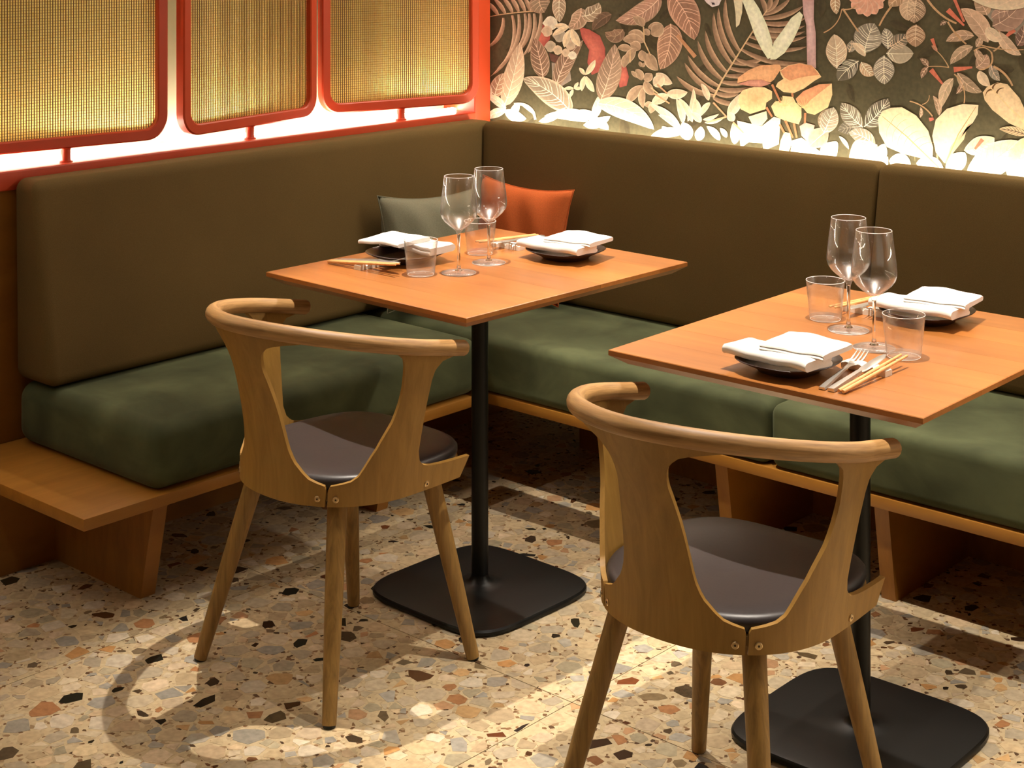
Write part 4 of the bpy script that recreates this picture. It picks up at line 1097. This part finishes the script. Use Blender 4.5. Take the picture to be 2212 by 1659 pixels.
def make_chair():
    ch = empty('armchair')
    # seat pad of black leather on a plywood seat
    n = 72
    def seat_out(k, sc):
        a = 2 * PI * k / n
        c, s = math.cos(a), math.sin(a)
        ax = 0.2060 * sc; ay = (0.226 if s > 0 else 0.1965) * sc
        e = 2 / (3.6 if s > 0 else 2.3)
        return ax * (1 if c >= 0 else -1) * abs(c) ** e, ay * (1 if s >= 0 else -1) * abs(s) ** e
    def disc(rings, name, mat):
        vs = []; fs = []
        for sc, z in rings:
            for k in range(n):
                x, y = seat_out(k, max(sc, 1e-3)); vs.append((x, y, z - 0.010 * (1 - sc) * (1 if z > .433 else 0)))
        for r in range(len(rings) - 1):
            for k in range(n): fs.append((r * n + k, r * n + (k + 1) % n, (r + 1) * n + (k + 1) % n, (r + 1) * n + k))
        MB().add(vs, fs).build(name, mat, ch, True, .9)
    disc([(0, .402), (.95, .402), (.965, .406), (.965, .420), (.95, .422), (0, .422)], 'seat_board', M['oak_ply'])
    disc([(0, .4225), (.93, .4225), (.955, .426), (.966, .434), (.964, .443), (.945, .449), (.90, .452), (.7, .453), (.4, .452), (0, .451)], 'seat_pad', M['leather'])
    # shell: one back board and two side boards
    shell_panel('back_board', lambda t: -interp(BACK_R, t), lambda t: interp(BACK_R, t), ch, M['oak_ply'])
    shell_panel('side_board', lambda t: interp(SIDE_L, t), lambda t: interp(SIDE_R, t), ch, M['oak_ply'])
    shell_panel('side_board', lambda t: -interp(SIDE_R, t), lambda t: -interp(SIDE_L, t), ch, M['oak_ply'])
    # bent round rail
    pts = []
    for i in range(-60, 61):
        ps = i / 30
        x, y = rail_xy(ps); pts.append((x, y, RZ0 - RZ1 * y))
    # even out
    mb = MB(); R = 0.0165
    a = Vector(pts[0]) + (Vector(pts[0]) - Vector(pts[1])).normalized() * 0.002
    rad = [R] * len(pts); rad[0] = rad[-1] = R * .9
    mb.tube(pts, rad, 16, grain=True).build('rail', M['oak'], ch, True, 1.0)
    # legs
    for sx, fxx, sy, fyy in ((-1, .212, -1, .206), (1, .205, -1, .204), (1, .198, 1, .192), (-1, .188, 1, .195)):
        top = Vector((sx * .128, (-.118 if sy < 0 else .128), .4018)); foot = Vector((sx * fxx, sy * fyy, 0.004))
        lg = MB().tube([foot, foot.lerp(top, .5), top], [.0138, .0180, .0200], 18).build('leg', M['oak_leg'], ch, True, .8)
        MB().tube([foot - Vector((0, 0, .004)), foot + (top - foot).normalized() * .004], [.0125, .0132], 14).build('glide', M['black_metal'], lg, True, .8)
    # screws beside the slits and on the sides
    for ps in (.385, .505, 1.25, -.385, -.505, -1.25):
        t = .045
        q = shell_pt(ps, t, .0045); q2 = shell_pt(ps, t, -.0045)
        out = (q - q2).normalized()
        if out.dot(Vector((q.x, q.y, 0))) < 0: q, out = q2, -out
        sc = MB().tube([q, q + out * .0015, q + out * .0024], [.0062, .0062, .0050], 16).build('screw', M['brass'], ch, True, .6)
        MB().tube([q + out * .0024, q + out * .0028], [.0020, .0020], 6).build('socket', M['screw_dark'], sc)
    return ch
c1 = make_chair(); c2 = copy_tree(c1)
c1.location = (-2.5586, 2.3128, 0); c1.rotation_euler = (0, 0, -0.0332)
c2.location = (-1.587, 2.3123, 0); c2.rotation_euler = (0, 0, 0.0243)
tag(c1, 'curved oak armchair with black seat, drawn up to the corner table', 'chair', 'oak armchairs')
tag(c2, 'curved oak armchair with black seat, drawn up to the second table from the corner', 'chair', 'oak armchairs')

# ------------------------------------------------------------------ things on the tables
TZ = 0.7502
C1, C2 = (-2.578, 2.761), (-1.588, 2.758)
W1, W2 = 'on the corner table', 'on the second table from the corner'
def P(c, x, y): return (c[0] + x, c[1] + y, TZ)

wine_out = [(0, 0), (.0385, 0), (.0395, .0008), (.0385, .0018), (.024, .0034), (.010, .0058), (.0052, .010), (.0036, .018), (.0031, .045), (.0032, .075), (.0040, .088), (.0065, .0955), (.0125, .1010), (.0230, .1090), (.0330, .1180), (.0395, .1270), (.0422, .1360), (.0424, .1440), (.0410, .1600), (.0385, .1800), (.0358, .2000), (.0333, .2195)]
wine_in = [(.0327, .2200), (.0350, .2000), (.0377, .1800), (.0402, .1600), (.0416, .1440), (.0414, .1365), (.0387, .1278), (.0322, .1190), (.0222, .1100), (.0120, .1025), (.0050, .0985), (0, .0975)]
def ring(R, z, q, n=48, m=6):
    mb = MB()
    mb.add([((R + q * math.cos(2 * PI * j / m)) * math.cos(2 * PI * k / n), (R + q * math.cos(2 * PI * j / m)) * math.sin(2 * PI * k / n), z + q * math.sin(2 * PI * j / m)) for k in range(n) for j in range(m)],
           [(k * m + j, ((k + 1) % n) * m + j, ((k + 1) % n) * m + (j + 1) % m, k * m + (j + 1) % m) for k in range(n) for j in range(m)])
    return mb
def make_wine():
    o = empty('wine_glass')
    MB().lathe(wine_out[:6] + [(0, .0060)], 40).build('foot', M['glass'], o, True, 1.2)
    MB().lathe([(0, .0061), (.0085, .0062)] + wine_out[6:11] + [(0, .0885)], 32).build('stem', M['glass_solid'], o, True, 1.2)
    ring(.0330, .2200, .00045).build('rim', M['rim_glint'], o, True)  # white rings on rim and foot hold painted highlights
    ring(.0388, .0010, .0004).build('foot_glint', M['rim_glint'], o, True)
    MB().lathe(wine_out[10:] + wine_in, 40).build('bowl', M['glass'], o, True, 1.2)
    return o
def make_tumbler():
    o = empty('water_tumbler')
    MB().lathe([(0, 0), (.0300, 0), (.0315, .0012), (.0322, .006), (.0318, .0072), (.0290, .0070), (0, .0060)], 40).build('base', M['glass'], o, True, .9)
    ring(.0383, .0785, .0005).build('rim', M['rim_glint'], o, True)
    ring(.0296, .0009, .0005).build('base_glint', M['rim_glint'], o, True)
    MB().lathe([(.0308, .0074), (.0323, .0073), (.0345, .035), (.0388, .0775), (.0384, .0785), (.0378, .0780), (.0334, .035), (.0308, .0074)], 40).build('cup', M['glass'], o, True, .9)
    return o
wg = make_wine(); tb = make_tumbler()
for i, (c, x, y, lab) in enumerate(((C1, .0097, -.0826, 'empty wine glass on the corner table, the one nearer the armchair'), (C1, -.0146, .0442, 'empty wine glass on the corner table, the one nearer the wallpapered wall'),
                                    (C2, -.0546, .0525, 'empty wine glass on the second table from the corner, nearer the bench'), (C2, .0485, -.0316, 'empty wine glass on the second table from the corner, beside fork and knife'))):
    g = wg if i == 0 else copy_tree(wg)
    g.location = P(c, x, y); g.rotation_euler = (0, 0, i); tag(g, lab, 'wine glass', 'wine glasses')
for i, (c, x, y, lab) in enumerate(((C1, -.044, -.1504, 'clear tumbler in front of the napkin nearest the screens on the corner table'), (C1, -.1025, .1083, 'clear tumbler behind the wine glasses on the corner table'),
                                    (C2, -.1349, .0999, 'clear tumbler on the second table from the corner, behind both wine glasses'), (C2, .1199, -.0498, 'clear tumbler on the second table from the corner, by the chopstick tips'))):
    g = tb if i == 0 else copy_tree(tb)
    g.location = P(c, x, y); tag(g, lab, 'tumbler', 'water tumblers')

def make_plate():
    o = empty('side_plate')
    n = 64; vs = []; fs = []
    prof = [(0, 0), (.050, 0), (.052, .001), (.056, .006), (.074, .015), (.0870, .0212), (.0885, .0226), (.0872, .0236), (.0740, .0182), (.058, .0105), (.050, .0088), (0, .0082)]
    for r, z in prof:
        for k in range(n):
            a = 2 * PI * k / n; e = 2 + .6 * min(1, r / .088)
            q = max(r, 1e-4) / (abs(math.cos(a)) ** e + abs(math.sin(a)) ** e) ** (1 / e)
            vs.append((q * math.cos(a), q * math.sin(a), z))
    for r in range(len(prof) - 1):
        for k in range(n): fs.append((r * n + k, r * n + (k + 1) % n, (r + 1) * n + (k + 1) % n, (r + 1) * n + k))
    MB().add(vs, fs).build('dish', M['plate'], o, True, 1.0)
    return o
def fold_slab(mb, L, Wd, h, layers, x0, y0, rz, z0, sag, tilt=0.0, flip=False):
    """folded cloth: rounded along one long edge, layered along the other; sags over the rim"""
    t = h / layers
    prof = []; m = 8
    # closed outline of the fold seen from its end: lower face, round edge, upper face, stepped open edge
    prof += [(Wd / 2 - 0.002 * 0, 0.0), (0, 0.0), (-Wd / 2 + h / 2, 0.0)]
    for k in range(1, m): a = -PI / 2 - PI * k / m; prof.append((-Wd / 2 + h / 2 + h / 2 * math.cos(a), h / 2 + h / 2 * math.sin(a)))
    prof += [(-Wd / 2 + h / 2, h), (-Wd / 4, h), (0, h), (Wd / 4, h)]
    for k in range(layers):
        zt = h - k * t; o_ = 0.0022 * ((k * 7) % 3)
        prof += [(Wd / 2 - .001 + o_, zt), (Wd / 2 + .0006 + o_, zt - t * .45), (Wd / 2 - .001 + o_, zt - t * .85), (Wd / 2 - .003, zt - t * .95)]
    if flip: prof = [(-p[0], p[1]) for p in prof]
    nl = 22; vs = []; fs = []; n = len(prof)
    for i in range(nl + 1):
        u = -1 + 2 * i / nl
        end = 1 - .10 * max(0, abs(u) - .93) / .07
        for (w_, z_) in prof:
            x, y = u * L / 2, w_
            z = z0 + z_ * end + tilt * x - sag * ((x / .085) ** 2 + (y / .085) ** 2) + .0016 * math.sin(38 * x + 25 * y + rz * 9) + .0008 * math.sin(90 * x - 60 * y)
            c, s = math.cos(rz), math.sin(rz)
            vs.append((x0 + c * x - s * y, y0 + s * x + c * y, z))
    for i in range(nl):
        for k in range(n): fs.append((i * n + k, i * n + (k + 1) % n, (i + 1) * n + (k + 1) % n, (i + 1) * n + k))
    fs.append(tuple(range(n))); fs.append(tuple(nl * n + k for k in range(n)))
    mb.add(vs, fs)
def make_napkin():
    """two folds: a long folded strip and a wider flap folded over it"""
    o = empty('napkin')
    a = MB(); fold_slab(a, .178, .080, .018, 2, -.004, -.034, math.radians(-3), .0262, .0012); a.build('lower_fold', M['napkin'], o, True, .9)
    b = MB(); fold_slab(b, .124, .116, .010, 2, .030, .010, math.radians(5), .0440, .0022, -.03, True); b.build('upper_fold', M['napkin'], o, True, .9)
    return o
pl = make_plate(); nk = make_napkin()
sets = ((C1, -.176, -.068, -90, 'on corner table, screen side'), (C1, .0819, .2083, 180, 'on corner table, wallpaper side'),
        (C2, .0120, -.2684, 0, 'on second table from corner, armchair side'), (C2, .0201, .2302, 180, 'on second table from corner, bench side'))
for i, (c, x, y, a, lab) in enumerate(sets):
    p = pl if i == 0 else copy_tree(pl); k = nk if i == 0 else copy_tree(nk)
    p.location = P(c, x, y); k.location = P(c, x, y); p.rotation_euler = (0, 0, math.radians(a)); k.rotation_euler = (0, 0, math.radians((180, 6, 0, 4)[i]))
    tag(p, 'shallow dark brown plate ' + lab, 'plate', 'dark plates'); tag(k, 'folded white napkin on dark plate ' + lab, 'napkin', 'folded napkins')

# cutlery, all modelled along +Y with the handle end at the origin
def make_rest():
    o = empty('cutlery_rest'); mb = MB()
    L, D, n = .092, .022, 46
    vs = []; fs = []
    top = lambda x: .0125 + .0012 - .0050 * max(0, math.cos((x + .0) / .0262 * 2 * PI)) ** 2 if abs(x) < .040 else .0125
    for i in range(n + 1):
        x = -L / 2 + L * i / n
        e = min(1, (L / 2 - abs(x)) / .004); zt = top(x) * (0.82 + .18 * e)
        for y, z in ((-D / 2, 0), (-D / 2, zt - .002), (-D / 2 + .002, zt), (D / 2 - .002, zt), (D / 2, zt - .002), (D / 2, 0)): vs.append((x, y, z))
    for i in range(n):
        for k in range(6): fs.append((i * 6 + k, i * 6 + (k + 1) % 6, i * 6 + 6 + (k + 1) % 6, i * 6 + 6 + k))
    fs += [tuple(range(6)), tuple(n * 6 + k for k in range(6))]
    mb.add(vs, fs).build('block', M['ceramic'], o, True, .6)
    return o
def ribbon(mb, st):
    """st: list of (y, half width, z, thickness)"""
    vs = []; fs = []
    for y, hw, z, t in st: vs += [(-hw, y, z - t / 2), (hw, y, z - t / 2), (hw * .8, y, z + t / 2), (-hw * .8, y, z + t / 2)]
    for i in range(len(st) - 1):
        for k in range(4): fs.append((i * 4 + k, i * 4 + (k + 1) % 4, i * 4 + 4 + (k + 1) % 4, i * 4 + 4 + k))
    fs += [(0, 1, 2, 3), tuple((len(st) - 1) * 4 + k for k in range(4))]
    return mb.add(vs, fs)
def make_fork():
    o = empty('fork')
    ribbon(MB(), [(0, .0062, 0, .004), (.01, .0064, 0, .0042), (.06, .0048, .0005, .004), (.105, .0032, .001, .0036), (.125, .0030, .001, .0034), (.135, .0052, 0, .0026), (.148, .0105, -.002, .0022), (.158, .0118, -.0022, .002)]).build('handle', M['steel'], o, True, .8)
    for k in range(4):
        x = -.0102 + k * .0068
        mb = ribbon(MB(), [(.157, .0020, -.0022, .002), (.175, .0018, 0, .0018), (.190, .0015, .0035, .0015), (.200, .0008, .0062, .001)])
        mb.v = [(v[0] + x, v[1], v[2]) for v in mb.v]; mb.build('tine', M['steel'], o, True, .8)
    return o
def make_knife():
    o = empty('table_knife')
    ribbon(MB(), [(0, .0068, 0, .0055), (.012, .0070, 0, .0058), (.06, .0060, 0, .0052), (.105, .0050, 0, .0042), (.112, .0044, 0, .0036)]).build('handle', M['steel'], o, True, .8)
    ribbon(MB(), [(.111, .0046, 0, .0030), (.122, .0080, 0, .0020), (.165, .0092, 0, .0018), (.195, .0080, 0, .0015), (.212, .0030, 0, .0012)]).build('blade', M['steel'], o, True, .8)
    return o
def make_chop():
    o = MB().tube([(0, 0, 0), (0, .002, 0), (0, .12, 0), (0, .224, 0), (0, .226, 0)], [.0030, .0037, .0033, .0023, .0018], 10).build('chopstick', M['bamboo'], None, True, .8)
    return o
rs, fk, kn, cp = make_rest(), make_fork(), make_knife(), make_chop()
first = set()
def put(proto, c, x, y, rz, zz, pitch, lab, cat, group):
    o = proto if proto.name not in first else copy_tree(proto)
    first.add(proto.name)
    o.location = (c[0] + x, c[1] + y, TZ + zz)
    o.rotation_euler = (math.radians(pitch), 0, math.radians(rz))
    tag(o, lab, cat, group); return o
# (table, rest centre, facing angle, plate words, table words)
lay = ((C1, -.186, -.168, -90, (-.078, -.030), 'on corner table, screen side', (.033, .005, -.026)),
       (C1, -.1000, .2050, 180, None, 'on corner table, wallpaper side', (-.030, .004, .029)),
       (C2, .1175, -.1805, 0, None, 'on second table from corner, armchair side', (-.030, .004, .029)),
       (C2, -.1000, .1970, 180, None, 'on second table from corner, bench side', (-.030, .004, .029)))
for i, (c, rx, ry, a, _, lab, _o) in enumerate(lay):
    ar = math.radians(a)
    def loc(dx, dy): return rx + dx * math.cos(ar) - dy * math.sin(ar), ry + dx * math.sin(ar) + dy * math.cos(ar)
    put(rs, c, rx, ry, a + (-4 if i == 2 else 0), 0, 0, 'white ceramic cutlery rest ' + lab, 'cutlery rest', 'cutlery rests')
    dyh = (-.105, -.155, -.155, -.155)[i]
    # fork, knife and two chopsticks resting in the grooves, handle ends on the table
    pf = math.degrees(math.atan2(.0115, -dyh))
    x, y = loc(.0030, dyh); put(fk, c, x, y, a + (3 if i == 0 else 9.5), .0030, pf, 'steel fork ' + lab, 'fork', 'forks')
    x, y = loc(.0205, dyh); put(kn, c, x, y, a + (2 if i == 0 else 4), .0036, pf, 'steel knife ' + lab, 'knife', 'table knives')
    x, y = loc(.0350, dyh + .002); put(cp, c, x, y, a + 1.5, .0044, pf - .2, 'pale bamboo chopstick beside the knife ' + lab, 'chopstick', 'chopsticks')
    x, y = loc(.0430, dyh + .002); put(cp, c, x, y, a + .5, .0044, pf - .2, 'outermost pale bamboo chopstick ' + lab, 'chopstick', 'chopsticks')

# ------------------------------------------------------------------ lamps
def spot(x, y, lab, power=SPOT_W, size=46, blend=0.8, tilt=0, beam_flap=False):
    o = empty('ceiling_spotlight', (x, y, 2.9)); tag(o, lab, 'lamp', 'round ceiling spotlights')
    MB().lathe([(0, 0), (.055, 0), (.055, -.09), (.050, -.10), (.042, -.10), (.040, -.06), (0, -.055)], 28).build('housing', M['black_metal'], o, True, .8)
    MB().lathe([(0, -.062), (.038, -.062), (.038, -.066), (0, -.066)], 24).build('lens', M['lamp_face'], o)
    ld = bpy.data.lights.new('spot_beam', 'SPOT'); ld.energy = power; ld.color = SPOT_COL
    ld.spot_size = math.radians(size); ld.spot_blend = blend; ld.shadow_soft_size = 0.010
    l = bpy.data.objects.new('spot_beam', ld); COL.objects.link(l); l.parent = o; l.location = (0, 0, -0.105); l.rotation_euler = (0, math.radians(-tilt), 0)
    if beam_flap: MB().box(-.044, -.040, -.16, .16, -.355, -.088).build('added_flap', M['black_metal'], o)  # unseen flap added to cut the beam short of the bench-side floor
    return o
spot(-2.543, 2.630, 'black ceiling spotlight above the corner table', beam_flap=True)
spot(-1.598, 2.630, 'black ceiling spotlight above the second table from the corner')
spot(-0.62, 2.630, 'black ceiling spotlight further along the long bench')
spot(-2.35, 0.85, 'black ceiling spotlight over the aisle by the screens', SPOT_W * .09, 70, .8)
spot(-0.95, 1.0, 'black ceiling spotlight over the aisle behind the armchairs', SPOT_W * .09, 70, .8)
def globe(x, y, z, lab):  # unseen globe added for warm fill light from behind the camera
    o = empty('fill_globe', (x, y, 2.9)); tag(o, lab, 'lamp', 'added fill globes')
    MB().tube([(0, 0, 0), (0, 0, z - 2.9 + .12)], .004, 8).build('cable', M['black_metal'], o)
    MB().lathe([(.13 * math.sin(PI * k / 16), z - 2.9 - .13 * math.cos(PI * k / 16)) for k in range(17)], 24).build('globe', M['globe'], o, True)
    ld = bpy.data.lights.new('fill_light', 'POINT'); ld.energy = FILL_W; ld.color = (1.0, .77, .42); ld.shadow_soft_size = .14
    l = bpy.data.objects.new('fill_light', ld); COL.objects.link(l); l.parent = o; l.location = (0, 0, z - 2.9)
    return o
globe(0.3, -2.2, 2.15, 'added unseen fill globe behind the camera, farthest back')
globe(-2.0, -0.6, 2.15, 'added unseen fill globe in the aisle by the screen wall')
globe(-0.4, -1.6, 2.15, 'added unseen fill globe behind the two armchairs, deep in the room')
